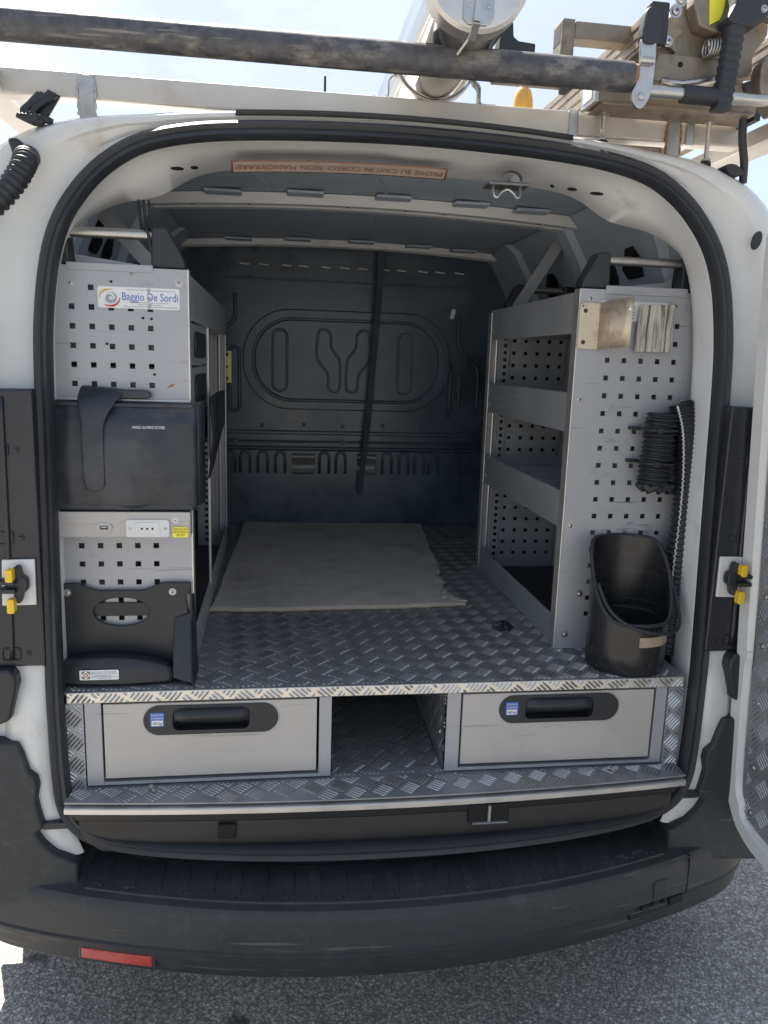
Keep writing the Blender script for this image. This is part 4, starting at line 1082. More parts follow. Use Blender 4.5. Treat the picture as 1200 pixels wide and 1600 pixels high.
# ------------------------------------------------------------------ black cover of the power-supply compartment
cv = thing('compartment_cover', 'black leathery cover of the power supply compartment on the left shelving', 'cover', (-0.50, 0.07, 0.335))
bm = B(); rws = []
NX, NZ = 26, 18
def cy(x, z):
    u, w = (x+0.648)/0.273, (z-0.337)/0.2
    b = 0.016*math.sin(math.pi*u)*max(0, math.sin(math.pi*w))**0.6
    crease = 0.004*math.exp(-((u-0.24)/0.03)**2) + 0.003*math.exp(-((u-0.52)/0.05)**2)*math.sin(w*3)
    step_ = 0.006 if z > 0.515 else 0
    return 0.054 - b + crease + step_ + 0.0015*math.sin(u*19+w*7)
for j in range(NZ+1):
    z = 0.337 + (0.538-0.337)*j/NZ
    rws.append([(x, cy(x, z), z) for x in [-0.648 + 0.273*i/NX for i in range(NX+1)]])
grid_surface(bm, rws)
o = obj('front_panel', bm, 'leather', cv, smooth='all'); md = o.modifiers.new('t', 'SOLIDIFY'); md.thickness = 0.004; md.offset = 1
obj('top_edge', box(B(), -0.648, -0.380, 0.050, 0.081, 0.528, 0.5355), 'leather', cv, bevel=0.003)
obj('bottom_edge', box(B(), -0.648, -0.381, 0.051, 0.081, 0.336, 0.350), 'leather', cv, bevel=0.004)
bm = grid_surface(B(), [[(-0.376, 0.060, z) for z in (0.345, 0.44, 0.535)], [(-0.368, 0.09, z) for z in (0.345, 0.44, 0.535)], [(-0.372, 0.16, z) for z in (0.346, 0.43, 0.520)], [(-0.380, 0.24, z) for z in (0.40, 0.44, 0.505)]])
o = obj('side_flap', bm, 'leather', cv, smooth='all'); md = o.modifiers.new('t', 'SOLIDIFY'); md.thickness = 0.003
bm = grid_surface(B(), [[(-0.372, 0.30, 0.535), (-0.372, 0.55, 0.54), (-0.37, 0.74, 0.535)], [(-0.366, 0.30, 0.45), (-0.366, 0.55, 0.44), (-0.37, 0.74, 0.45)], [(-0.376, 0.30, 0.36), (-0.38, 0.45, 0.36), (-0.384, 0.50, 0.38)]])
o = obj('inner_flap', bm, 'leather', cv, smooth='all'); md = o.modifiers.new('t', 'SOLIDIFY'); md.thickness = 0.003
text('cover_text', 'VANO ALIMENTATORE', 0.0075, (-0.487, 0.0345, 0.4905), (1,0,0), (0,0,1), 'paper_white', cv, width=0.058)
st = thing('draped_strap', 'wide black strap hanging over the front of the compartment cover', 'strap', (-0.55, 0.04, 0.374))
bm = grid_surface(B(), [[(-0.577+0.0*k, y, z), (-0.556, y-0.003, z+0.001), (-0.537, y+0.001, z)] for y, z in ((0.037, 0.372), (0.034, 0.42), (0.033, 0.47), (0.036, 0.50)) for k in (0,)] +
    [[(-0.581, 0.038, 0.52), (-0.550, 0.034, 0.521), (-0.523, 0.038, 0.525)], [(-0.586, 0.044, 0.538), (-0.55, 0.04, 0.543), (-0.512, 0.044, 0.541)], [(-0.585, 0.055, 0.550), (-0.54, 0.05, 0.553), (-0.505, 0.055, 0.548)], [(-0.582, 0.066, 0.565), (-0.54, 0.062, 0.562), (-0.50, 0.064, 0.559)], [(-0.582, 0.079, 0.566), (-0.54, 0.078, 0.562), (-0.49, 0.079, 0.559)]])
o = obj('strap_tail', bm, 'leather', st, smooth='all'); md = o.modifiers.new('t', 'SOLIDIFY'); md.thickness = 0.003
md = o.modifiers.new('s', 'SUBSURF'); md.levels = 2; md.render_levels = 2
bm = B(); prism(bm, [(x, 0.060, z) for x, z in ((-0.545,0.5425),(-0.47,0.5425),(-0.458,0.545),(-0.456,0.550),(-0.460,0.557),(-0.475,0.559),(-0.52,0.5585),(-0.56,0.561))], (0, 0.019, 0))
obj('strap_roll', bm, 'leather', st, bevel=0.004, seg=3)

# ------------------------------------------------------------------ black bin holder at the foot of the left unit
bh = thing('bin_holder', 'black plastic holder with oval cutout at the foot of the left shelving', 'holder', (-0.51, 0.05, 0.002))
ol = [(-0.645,0.010),(-0.392,0.010),(-0.392,0.190),(-0.444,0.190),(-0.455,0.187),(-0.470,0.179),(-0.485,0.175),(-0.565,0.175),(-0.580,0.179),(-0.596,0.187),(-0.606,0.190),(-0.645,0.190)]
obj('back_plate', plate(B(), ol, [ellipse(-0.5235, 0.132, 0.053, 0.0285, 40), [(-0.402,0.166),(-0.394,0.166),(-0.3945,0.118),(-0.397,0.122)]], XZ(0.070), 0.008), 'black_plastic', bh, bevel=0.002)
obj('cross_band', box(B(), -0.60, -0.45, 0.0785, 0.0815, 0.121, 0.148), 'black_plastic', bh, bevel=0.001)
for x in (-0.622, -0.4265): bolt('holder_bolt', (x, 0.070, 0.172), (0,-1,0), 0.007, bh)
bolt('holder_bolt', (-0.3985, 0.070, 0.173), (0,-1,0), 0.004, bh, 'black_plastic')
bm = B(); rws = []
for i in range(17):
    t = i/16; x = -0.640 + 0.216*t
    top = 0.020 + 0.038*max(0, math.sin(math.pi*min(1, 0.12+t*0.86)))**0.5
    y = 0.030 - 0.014*math.sin(math.pi*(0.1+0.8*t))
    rws.append([(x, 0.066, 0.008), (x, y+0.006, 0.004), (x, y-0.002, 0.008), (x, y, 0.010+(top-0.010)*0.5), (x, y+0.003, top-0.004), (x, y+0.009, top), (x, 0.066, top-0.004)])
grid_surface(bm, rws); o = obj('tray_lip', bm, 'black_plastic', bh, smooth=True, angle=50); md = o.modifiers.new('t', 'SOLIDIFY'); md.thickness = 0.002
obj('side_gusset', prism(B(), [(-0.394, 0.069, 0.165), (-0.394, 0.060, 0.10), (-0.392, 0.030, 0.03), (-0.385, -0.002, 0.002), (-0.385, 0.085, 0.002), (-0.390, 0.09, 0.165)], (0.004, 0, 0)), 'black_plastic', bh, bevel=0.002)
obj('side_gusset', prism(B(), [(-0.424, 0.069, 0.12), (-0.424, 0.040, 0.06), (-0.424, 0.025, 0.012), (-0.386, 0.012, 0.006), (-0.388, 0.04, 0.06), (-0.392, 0.065, 0.13)], (0, 0.004, 0)), 'black_plastic', bh, bevel=0.002)
sk2 = obj('holder_sticker', plate(B(), rrect(-0.592, -0.521, 0.018, 0.0375, 0.0025, 3), [], XZ(0.0118), 0.001), 'paper_white', bh)
text('sticker_text', 'BAGGIO DE SORDI', 0.0085, (-0.5715, 0.0118, 0.0290), (1,0,0), (0,0,1), 'ink_grey', sk2, width=0.047)
print_lines('sticker_print', [(-0.568,-0.535,0.0258,0.0012),(-0.571,-0.524,0.0235,0.0012),(-0.560,-0.534,0.0205,0.0012)], XZ(0.0113), 0.0004, 'ink_grey', sk2)
for a in (45, 135):
    arc_mark('sticker_logo', -0.5805, 0.0278, 0.0075, 0.0075, a-32, a+32, 0.0022, 0.0112, 'ink_dark', sk2)
    arc_mark('sticker_logo', -0.5805, 0.0278, 0.0075, 0.0075, a+148, a+212, 0.0022, 0.0112, 'ink_dark', sk2)
for k in range(6):
    t = R(60*k+30)
    obj('sticker_logo', plate(B(), ellipse(-0.5805+0.0032*math.cos(t), 0.0278+0.0032*math.sin(t), 0.0014, 0.0014, 10), [], XZ(0.0112), 0.0004), 'ink_orange', sk2)

# ------------------------------------------------------------------ black bucket with slanting mouth
bk = thing('tool_bucket', 'black bucket with a slanting open mouth standing before the right shelving', 'bucket', (0.516, 0.076, 0.0))
cx, cyy, rr = 0.516, 0.076, 0.0815
def mouth(t):
    y = math.sin(t)                      # +1 at the back, -1 at the front
    q = min(1, max(0, (y+0.88)/1.60)); q = q*q*(3-2*q)
    return 0.112 + 0.152*q
NT = 56
rows = []
for zf, r in ((0, 0.97), (0.02, 1.0), (0.35, 1.01), (0.7, 1.02), (1.0, 1.03), (1.0, 0.985), (0.7, 0.975), (0.3, 0.965), (0.06, 0.95)):
    rows.append([(cx+rr*r*math.cos(2*math.pi*i/NT), cyy+rr*r*math.sin(2*math.pi*i/NT), 0.003+(mouth(2*math.pi*i/NT)-0.003)*zf) for i in range(NT)])
bm = grid_surface(B(), rows, True)
bm.verts.ensure_lookup_table(); bm.faces.new(bm.verts[-NT:]); bm.faces.new(bm.verts[:NT])
mat('bucket_plastic', (0.020, 0.020, 0.021), 0.30, var=0.4, vscale=10, dirt=(0.22, 0.18, 0.14), dscale=55, dthr=0.63, damt=0.6, scratch=((0.10, 0.09, 0.08), 0.5), bump=0.2, bscale=120, rvar=0.12)
obj('bucket_body', bm, 'bucket_plastic', bk, smooth=True, angle=50)
bm = B(); tube(bm, [(cx+rr*1.04*math.cos(2*math.pi*i/NT), cyy+rr*1.04*math.sin(2*math.pi*i/NT), mouth(2*math.pi*i/NT)+0.001) for i in range(NT)], 0.0042, 10, closed=True)
obj('bucket_rim', bm, 'rubber', bk, smooth='all')
bm = B(); pts = [p + Vector((-0.034, 0, -0.012)) for p in catmull([(0.632, 0.10, 0.245), (0.640, 0.075, 0.20), (0.642, 0.04, 0.15), (0.628, 0.005, 0.118), (0.595, -0.012, 0.110), (0.55, -0.02, 0.116), (0.51, -0.005, 0.128), (0.480, 0.02, 0.155), (0.466, 0.05, 0.20)], 6)]
tube(bm, pts, 0.0036, 8); obj('bucket_cord', bm, 'rubber', bk, smooth='all')
bm = B(); rws = []
for z in (0.067, 0.088):
    rws.append([(cx+(rr*1.028+0.0006)*math.cos(R(a)), cyy+(rr*1.028+0.0006)*math.sin(R(a)), z) for a in range(-97, -40, 4)])
grid_surface(bm, rws); mat('bucket_label', (0.40, 0.33, 0.24), 0.5, var=0.2, vscale=40, dirt=(0.13, 0.06, 0.04), dscale=40, dthr=0.53, damt=0.8)
bl = obj('bucket_label', bm, 'bucket_label', bk, smooth=True)

# ------------------------------------------------------------------ corrugated coil and hose on the right end panel
cl = thing('hose_coil', 'short fat bundle of black corrugated conduit tied to the right shelving', 'conduit', (0.575, 0.128, 0.37))
JR = [random.uniform(-1, 1) for _ in range(16)]; JX = [random.uniform(-0.0007, 0.0007) for _ in range(17)]
pts, rs = [], []
n = 150
for i in range(n+1):
    t = i/n; q = t*15; f = q-int(q); pts.append((0.577 - 0.008*t + JX[int(q)]*(1-f)+JX[int(q)+1 if q < 15 else 15]*f, 0.127, 0.535 - 0.155*t)); rs.append(0.0315 + 0.0004*JR[int(t*14.99)] + 0.0028*math.sin(2*math.pi*t*15) - (0.004 if t < 0.02 or t > 0.97 else 0))
obj('coil_body', tube(B(), pts[::1], rs, 24), 'black_plastic', cl, smooth='all')
for z in (0.500, 0.430):
    bm = B(); tube(bm, [(0.574+0.037*math.cos(2*math.pi*i/24), 0.127+0.034*math.sin(2*math.pi*i/24), z) for i in range(24)], 0.0028, 8, closed=True)
    tie = obj('cable_tie', bm, 'black_plastic', cl, smooth='all')
    obj('tie_head', box(B(), 0.553, 0.563, 0.088, 0.096, z-0.006, z+0.006), 'black_plastic', tie, bevel=0.001)
    obj('tie_tail', box(B(), 0.520, 0.545, 0.150, 0.164, z-0.003, z+0.004), 'black_plastic', tie, bevel=0.001)
pts = []
for k in range(26):
    a = R(-150+ k*12); pts.append((0.575+0.036*math.cos(a), 0.125+0.02*math.sin(a), 0.378+0.006*math.sin(k*2.1)))
obj('coil_end', tube(B(), pts, 0.009, 8), 'black_plastic', cl, smooth='all')
hs_ = thing('spiral_hose', 'long black corrugated hose with white spiral edges in the right corner', 'hose', (0.650, 0.12, 0.0))
ctrl = [(0.618, 0.130, 0.556), (0.633, 0.122, 0.50), (0.641, 0.118, 0.42), (0.643, 0.116, 0.33), (0.640, 0.114, 0.22), (0.636, 0.112, 0.12), (0.632, 0.110, 0.012)]
base = catmull(ctrl, 50)
rs = [0.0255 + 0.0022*math.sin(i*1.05) for i in range(len(base))]
obj('hose_body', tube(B(), base, rs, 20), 'black_plastic', hs_, smooth='all')
ctrl2 = [(x+0.026, y+0.012, z+0.008) for x, y, z in ctrl]
base2 = catmull(ctrl2, 50)
obj('hose_body', tube(B(), base2, [0.020 + 0.0018*math.sin(i*1.2) for i in range(len(base2))], 16), 'black_plastic', hs_, smooth='all')
bm = B()
for i in range(8, len(base)-6, 2):
    for (ox, oy) in ((-0.020, -0.019), (0.022, -0.0165)):
        c = base[i] + Vector((ox*1.02 + 0.0014*math.sin(i*2), oy*1.03, 0)); d = 0.0022
        bmesh.ops.create_icosphere(bm, subdivisions=1, radius=d, matrix=Matrix.Translation(c))
obj('white_beads', bm, 'socket_white', hs_, smooth='all', kind='stuff')

# ------------------------------------------------------------------ bent bracket and streaked plate on the right end panel
bt = thing('bent_bracket', 'bent brass coloured sheet bracket bolted high on the right shelving panel', 'bracket', (0.44, 0.155, 0.66))
bm = B(); prism(bm, [(0.391,0.1605,0.663),(0.436,0.1605,0.661),(0.436,0.1605,0.756),(0.396,0.1605,0.756),(0.391,0.1605,0.751)], (0, 0.0025, 0))
obj('mounting_leaf', bm, 'bracket_metal', bt, bevel=0.0008)
bm = grid_surface(B(), [[(0.436,0.1605,0.661),(0.437,0.160,0.70),(0.436,0.1605,0.756)],[(0.452,0.142,0.664),(0.453,0.140,0.71),(0.452,0.142,0.762)],[(0.470,0.118,0.667),(0.470,0.116,0.71),(0.470,0.118,0.765)],[(0.480,0.104,0.668),(0.480,0.103,0.71),(0.4805,0.103,0.766)]])
o = obj('raised_leaf', bm, 'bracket_metal', bt, smooth=True); md = o.modifiers.new('t', 'SOLIDIFY'); md.thickness = 0.0022
for x, z in ((0.4035,0.7395),(0.403,0.676),(0.3975,0.749)): bolt('leaf_rivet', (x, 0.1605, z), (0,-1,0), 0.0045 if z != 0.749 else 0.002, bt, 'rubber')
sp = thing('streaked_plate', 'square cream plate with black streaks high on the right shelving panel', 'plate', (0.55, 0.155, 0.658))
bm = prism(B(), [(0.513,0.150,0.660),(0.590,0.150,0.661),(0.5945,0.150,0.6615),(0.592,0.150,0.758),(0.575,0.150,0.757),(0.518,0.150,0.755)], (0, 0.006, 0))
obj('plate_face', bm, 'streak_plate', sp, bevel=0.0012)
obj('plate_spacer', box(B(), 0.53, 0.58, 0.1565, 0.1645, 0.68, 0.74), 'black_plastic', sp)

# ------------------------------------------------------------------ small things inside
sb = thing('bulkhead_strap', 'black webbing strap hanging down in front of the bulkhead', 'strap', (0.10, 1.45, 0.12))
pts = catmull([(0.138, 1.440, 1.010), (0.134, 1.455, 0.82), (0.122, 1.462, 0.62), (0.112, 1.465, 0.44), (0.098, 1.468, 0.28), (0.082, 1.470, 0.13)], 6)
bm = grid_surface(B(), [[p + Vector((-0.011, 0, 0)), p + Vector((0, 0.0, 0)), p + Vector((0.011, 0.0, 0))] for p in pts])
o = obj('webbing', bm, 'webbing', sb); md = o.modifiers.new('t', 'SOLIDIFY'); md.thickness = 0.002
bm = B()
rws = []
for k, (s_, z_) in enumerate(((1.0, 0.001), (1.05, 0.005), (0.8, 0.011), (0.45, 0.015), (0.1, 0.013))):
    rws.append([(0.316+0.7*s_*(0.026+0.012*math.sin(i*2.3)+random.uniform(-0.004, 0.004))*math.cos(2*math.pi*i/18), 0.31+0.7*s_*(0.034+0.016*math.sin(i*1.7+1)+random.uniform(-0.004, 0.004))*math.sin(2*math.pi*i/18), z_+random.uniform(-0.002, 0.003)*(k > 0)) for i in range(18)])
grid_surface(bm, rws, True)
o = obj('rubber_scrap', bm, 'black_plastic', None, bevel=0.0015); o['label'] = 'crumpled black rubber scrap on the deck beside the right shelving'; o['category'] = 'scrap'

# ------------------------------------------------------------------ roof rack
rk = thing('roof_rack', 'pale aluminium roof rack bar across the rear of the van roof', 'roof rack', (0, 0.12, 1.03))
cb = obj('crossbar', box(B(), -0.86, 0.676, 0.105, 0.145, 1.0575, 1.1005), 'rack_alu', rk, bevel=0.004)
obj('crossbar_end_cap', box(B(), 0.676, 0.679, 0.107, 0.143, 1.060, 1.099), 'rack_alu', cb, bevel=0.001)
for x, zb in ((-0.558, 1.0), (0.530, 0.995)):
    p = obj('rack_post', prism(B(), [(x-0.013, 0.0995, zb), (x+0.015, 0.0995, zb), (x+0.012, 0.0995, 1.092), (x+0.008, 0.0995, 1.096), (x-0.008, 0.0995, 1.096), (x-0.012, 0.0995, 1.092)], (0, 0.005, 0)), 'steel', rk, bevel=0.002)
    bm = B()
    for e in (-1, 1):
        tube(bm, catmull([(x+e*0.0135, 0.102, zb+0.03), (x+e*0.0145, 0.102, 1.07), (x+e*0.0105, 0.102, 1.097)], 8), [0.0025+0.0012*math.sin(i*2.2) for i in range(17)], 8)
    obj('weld_seam', bm, 'rust' if x > 0 else 'steel', p, smooth='all')
for x in (0.327, 0.563):
    obj('bar_band', box(B(), x-0.008, x+0.010, 0.1015, 0.1485, 1.0545, 1.1035), 'steel', rk, bevel=0.002)
for s in (-1, 1):
    bm = B(); bar(bm, (s*0.728, -0.20, 1.075), (s*0.728, 2.3, 1.09), 0.06, 0.034)
    obj('side_rail', bm, 'rack_alu', rk, bevel=0.003)
for y in (0.95, 1.8):
    obj('crossbar', box(B(), -0.75, 0.75, y, y+0.04, 1.0575+0.01, 1.1005), 'rack_alu', rk, bevel=0.004)
bm = B()
for k in range(7):
    a = random.uniform(-0.5, 0.5)
    tube(bm, catmull([(-0.632+0.006*k*random.random(), 0.085, 1.055), (-0.642+a*0.03, 0.07, 1.024), (-0.625+a*0.02, 0.055, 1.000), (-0.642+random.uniform(-0.02,0.02), 0.05, 1.010)], 5), 0.005, 8)
bar(bm, (-0.610, 0.095, 1.060), (-0.638, 0.075, 1.002), 0.022, 0.005, up=(0,1,0))
bar(bm, (-0.645, 0.07, 1.016), (-0.608, 0.062, 1.006), 0.012, 0.010)
o = obj('tie_strap', bm, 'rubber', None, smooth='all'); o['label'] = 'knotted black strap tied under the left end of the rack bar'; o['category'] = 'strap'
for k, (x, zt, zr) in enumerate(((0.379, 1.092, 1.030), (0.590, 1.094, 1.006))):
    f = thing('rubber_stop', ['black rubber stop on a threaded stud, nearer the roof middle', 'black rubber stop on a threaded stud at the right roof corner'][k], 'stop', (x, 0.082, zr), 'threaded rubber stops under the ladder')
    bm = B(); tube(bm, [(x, 0.082, zr-0.012), (x, 0.082, zr+0.012), (x, 0.082, zr+0.016)], [0.012, 0.0105, 0.008], 16); obj('stop_foot', bm, 'rubber', f, smooth=True)
    bm = B(); tube(bm, [(x, 0.082, zr+0.014), (x, 0.082, zr+0.02)], 0.0085, 6); obj('stop_nut', bm, 'steel', f)
    zz = []; n = 40
    for i in range(n): zz.append((x, 0.082, zr+0.018 + (zt-zr-0.018)*i/(n-1)))
    bm = B(); tube(bm, zz, [0.0042+0.0006*(i % 2) for i in range(n)], 10); obj('stop_stud', bm, 'steel', f, smooth=True)
    bm = B(); tube(bm, [(x, 0.082, zt-0.004), (x, 0.082, zt+0.001)], 0.0095, 14); obj('stop_washer', bm, 'steel', f)

# load roller in front of the bar
rl = thing('load_roller', 'dark weathered steel tube roller across the back above the open door', 'roller', (-0.2, -0.10, 1.07))
bm = B(); n = 40
tube(bm, [(-0.95 + (0.345+0.95)*i/n, -0.10, 1.0935) for i in range(n+1)], 0.0233, 28); obj('roller_tube', bm, 'old_tube', rl, smooth=True)
bm = B(); tube(bm, [(0.345, -0.10, 1.0935), (0.352, -0.10, 1.0935)], 0.0205, 24); obj('roller_cap', bm, 'rust', rl, smooth=True)
pl = obj('end_arm', prism(B(), [(p.x, -0.118, p.y) for p in catmull([(0.352,1.150,0),(0.375,1.148,0),(0.378,1.10,0),(0.374,1.062,0),(0.360,1.042,0),(0.347,1.048,0),(0.342,1.064,0),(0.349,1.082,0),(0.352,1.11,0)], 4, True)], (0, 0.008, 0)), 'steel', rl, bevel=0.002)
obj('arm_cap', prism(B(), [(p.x, -0.124, p.y) for p in catmull([(0.352,1.142,0),(0.377,1.142,0),(0.379,1.178,0),(0.372,1.190,0),(0.358,1.190,0),(0.352,1.178,0)], 4, True)], (0, 0.022, 0)), 'rubber', pl, bevel=0.003)
bolt('arm_bolt', (0.358, -0.118, 1.060), (0,-1,0), 0.009, pl)
bm = B(); tube(bm, [(0.350, -0.122, 1.112), (0.372, -0.122, 1.112)], 0.006, 10); obj('arm_pin', bm, 'steel', pl, smooth=True)

# ------------------------------------------------------------------ polished pipe carrier
pc = thing('pipe_carrier', 'polished steel pipe carrier lying along the roof rack with latched end cap', 'pipe', (0.062, 0.9, 1.10))
CX, CZ, CR = 0.060, 1.1785, 0.0755
bm = B(); n = 24
tube(bm, [(CX, -0.17 + 2.3*i/n, CZ) for i in range(n+1)], CR, 64); obj('pipe_body', bm, 'chrome', pc, smooth=True, angle=60)
bm = B(); tube(bm, [(CX, -0.165, CZ), (CX, -0.195, CZ), (CX, -0.200, CZ), (CX, -0.201, CZ)], [CR+0.003, CR+0.003, CR-0.002, CR-0.008], 64); cap = obj('end_cap', bm, 'aluminium', pc, smooth=True, angle=30)
obj('cap_latch', prism(B(), [(CX+a, -0.2015, CZ-0.05+b) for a, b in ((-0.022,-0.012),(-0.014,-0.02),(0.014,-0.02),(0.024,-0.01),(0.024,0.03),(-0.022,0.03))], (0, -0.003, 0)), 'steel', cap, bevel=0.002)
bm = B(); bar(bm, (CX+0.001, -0.207, CZ-0.02), (CX-0.002, -0.206, CZ-0.066), 0.010, 0.006, up=(0,1,0)); bar(bm, (CX-0.002, -0.206, CZ-0.066), (CX-0.004, -0.185, CZ-0.083), 0.012, 0.008, up=(0,1,0)); bar(bm, (CX-0.006, -0.19, CZ-0.080), (CX-0.020, -0.165, CZ-0.098), 0.004, 0.002, up=(0,1,0))
obj('latch_lever', bm, 'steel', cap, bevel=0.001)
for a in (-0.014, 0.015): bolt('latch_rivet', (CX+a, -0.2045, CZ-0.045), (0,-1,0), 0.004, cap)
bm = B(); tube(bm, [(CX-0.002, -0.11, CZ-CR-0.0005), (CX-0.002, -0.11, CZ-CR+0.002)], 0.006, 12); obj('drain_hole', bm, 'dark_void', pc)
bm = B(); rws = []
for i in range(33):
    a = R(180 + 180*i/32); rws.append([(CX+(CR+0.001)*math.cos(a), 0.112, CZ+(CR+0.001)*math.sin(a)), (CX+(CR+0.0035)*math.cos(a), 0.112, CZ+(CR+0.0035)*math.sin(a)), (CX+(CR+0.0035)*math.cos(a), 0.138, CZ+(CR+0.0035)*math.sin(a)), (CX+(CR+0.001)*math.cos(a), 0.138, CZ+(CR+0.001)*math.sin(a))])
for v in rws:
    pass
cr_ = obj('cradle_band', grid_surface(bm, rws), 'steel', pc, smooth=True)
for s in (-1, 1):
    x = CX + s*(CR+0.002)
    bm = grid_surface(B(), [[(x+s*a, 0.112, z), (x+s*a, 0.138, z)] for a, z in ((-0.004, CZ-0.03), (0.0, CZ-0.038), (0.006, CZ-0.042), (0.010, CZ-0.050), (0.010, 1.106), (0.013, 1.1025), (0.040, 1.1025))])
    o = obj('cradle_foot', bm, 'steel', cr_, smooth=True); md = o.modifiers.new('t', 'SOLIDIFY'); md.thickness = 0.0025
    bolt('cradle_bolt', (x+s*0.028, 0.125, 1.1035), (0,0,1), 0.006, cr_)

# ------------------------------------------------------------------ amber beacon
bc = thing('amber_beacon', 'faded amber beacon standing behind the rack bar', 'beacon', (0.250, 0.182, 1.06))
bm = B(); tube(bm, [(0.250, 0.182, 1.10 + h) for h in (0.0, 0.02, 0.04, 0.052, 0.060, 0.0635)], [0.0195, 0.0198, 0.0185, 0.015, 0.009, 0.001], 24); obj('beacon_dome', bm, 'amber_lens', bc, smooth='all')
bm = B(); tube(bm, [(0.250, 0.182, 1.04), (0.250, 0.182, 1.10)], 0.0125, 20); obj('beacon_base', bm, 'rubber', bc, smooth=True)
obj('beacon_seam', box(B(), 0.2545, 0.2575, 0.1645, 0.166, 1.102, 1.148), 'ink_gold', bc)

# ------------------------------------------------------------------ ladder lying on the rack, with its locking gear
ld = thing('ladder', 'weathered aluminium extension ladder lying along the right of the roof rack', 'ladder', (0.52, 0.9, 1.10))
def rail(x0, x1, z0, z1, ya, yb, face):
    r = obj('ladder_rail', box(B(), x0, x1, ya, yb, z0, z1), 'ladder_alu', ld, bevel=0.0015)
    for f in (0.2, 0.5, 0.8):
        z = z0 + (z1-z0)*f; xs_ = x0-0.0022 if face < 0 else x1
        obj('rail_flange', box(B(), xs_, xs_+0.0022, ya+0.002, yb, z-0.005, z+0.005), 'ladder_alu', r, bevel=0.0008)
    return r
rail(0.392, 0.418, 1.165, 1.222, -0.05, 2.3, -1)
rail(0.365, 0.390, 1.104, 1.160, 0.04, 2.4, -1)
rail(0.660, 0.685, 1.104, 1.160, 0.04, 2.4, -1)
rail(0.650, 0.676, 1.165, 1.222, -0.05, 2.3, -1)
obj('rail_cap', box(B(), 0.386, 0.420, -0.066, -0.045, 1.160, 1.226), 'rubber', ld, bevel=0.004)
for k in range(9):
    obj('rung', box(B(), 0.41, 0.655, 0.22+0.26*k, 0.25+0.26*k, 1.18, 1.21), 'ladder_alu', ld, bevel=0.006)
    obj('rung', box(B(), 0.388, 0.662, 0.16+0.26*k, 0.19+0.26*k, 1.118, 1.147), 'ladder_alu', ld, bevel=0.006)
eb = obj('end_beam', box(B(), 0.345, 0.655, 0.035, 0.095, 1.0975, 1.150), 'ladder_alu', ld, bevel=0.002, label='pale box beam across the ladder end')
obj('beam_lip', box(B(), 0.352, 0.650, 0.030, 0.10, 1.0925, 1.0972), 'ladder_alu', eb, bevel=0.001)
obj('beam_end_plate', box(B(), 0.338, 0.3448, 0.03, 0.10, 1.096, 1.155), 'steel', eb, bevel=0.001)
obj('beam_end_plate', box(B(), 0.655, 0.668, 0.04, 0.10, 1.088, 1.140), 'rubber', eb, bevel=0.001)
obj('beam_tag', plate(B(), [(0.3375,1.10),(0.3375,1.14)], [], XZ(0.03), 0.001) if False else box(B(), 0.3365, 0.338, 0.045, 0.085, 1.105, 1.145), 'paper_white', eb)
sb1 = obj('stabiliser_bar', box(B(), 0.150, 0.300, 0.02, 0.06, 1.118, 1.156), 'ladder_alu', ld, bevel=0.003)
obj('stabiliser_bar', box(B(), 0.264, 0.288, 0.018, 0.065, 1.121, 1.222), 'ladder_alu', ld, bevel=0.003)
obj('stabiliser_bar', box(B(), 0.288, 0.40, 0.02, 0.06, 1.192, 1.220), 'ladder_alu', ld, bevel=0.003)
obj('stabiliser_plug', box(B(), 0.2635, 0.266, 0.025, 0.058, 1.185, 1.215), 'rubber', sb1)
obj('stabiliser_foot', prism(B(), [(0.150,0.010,1.150),(0.215,0.010,1.150),(0.216,0.010,1.174),(0.185,0.010,1.176),(0.176,0.010,1.182),(0.174,0.010,1.205),(0.154,0.010,1.205)], (0, 0.035, 0)), 'rubber', ld, bevel=0.003)
obj('stabiliser_collar', box(B(), 0.280, 0.2955, 0.014, 0.066, 1.112, 1.16), 'rubber', ld, bevel=0.003)

lk = thing('ladder_clamp', 'weathered cast ladder clamp with black ribbed handle at the right roof corner', 'clamp', (0.52, -0.05, 1.09))
fy = -0.045
obj('clamp_body', prism(B(), [(p.x, fy, p.y) for p in catmull([(0.408,1.150,0),(0.425,1.178,0),(0.428,1.205,0),(0.442,1.232,0),(0.48,1.245,0),(0.56,1.25,0),(0.60,1.235,0),(0.612,1.20,0),(0.590,1.165,0),(0.585,1.130,0),(0.50,1.118,0),(0.43,1.122,0)], 4, True)], (0, 0.04, 0)), 'ladder_alu', lk, bevel=0.003)
obj('clamp_plate', prism(B(), [(0.412,fy-0.010,1.152),(0.56,fy-0.010,1.150),(0.56,fy-0.010,1.112),(0.405,fy-0.010,1.108)], (0, 0.009, 0)), 'ladder_alu', lk, bevel=0.002)
obj('clamp_hood', prism(B(), [(0.455,-0.075,1.222),(0.470,-0.075,1.190),(0.50,-0.075,1.182),(0.525,-0.075,1.185),(0.535,-0.075,1.205),(0.530,-0.075,1.25),(0.458,-0.075,1.25)], (0, 0.03, 0)), 'ladder_alu', lk, bevel=0.004)
obj('clamp_star', prism(B(), [(0.425+0.030*(1.0 if k % 2 == 0 else 0.5)*math.cos(R(36*k+15)), -0.058, 1.180+0.032*(1.0 if k % 2 == 0 else 0.5)*math.sin(R(36*k+15))) for k in range(10)], (0, 0.012, 0)), 'ladder_alu', lk, bevel=0.001)
for x, z, r in ((0.432, 1.215, 0.011), (0.423, 1.168, 0.009), (0.440, 1.232, 0.010)):
    bolt('clamp_bolt', (x, -0.060, z), (0,-1,0), r, lk)
bm = B(); tube(bm, [(0.452, fy-0.011, 1.136), (0.452, fy-0.0105, 1.136)], 0.0045, 12); obj('clamp_hole', bm, 'dark_void', lk)
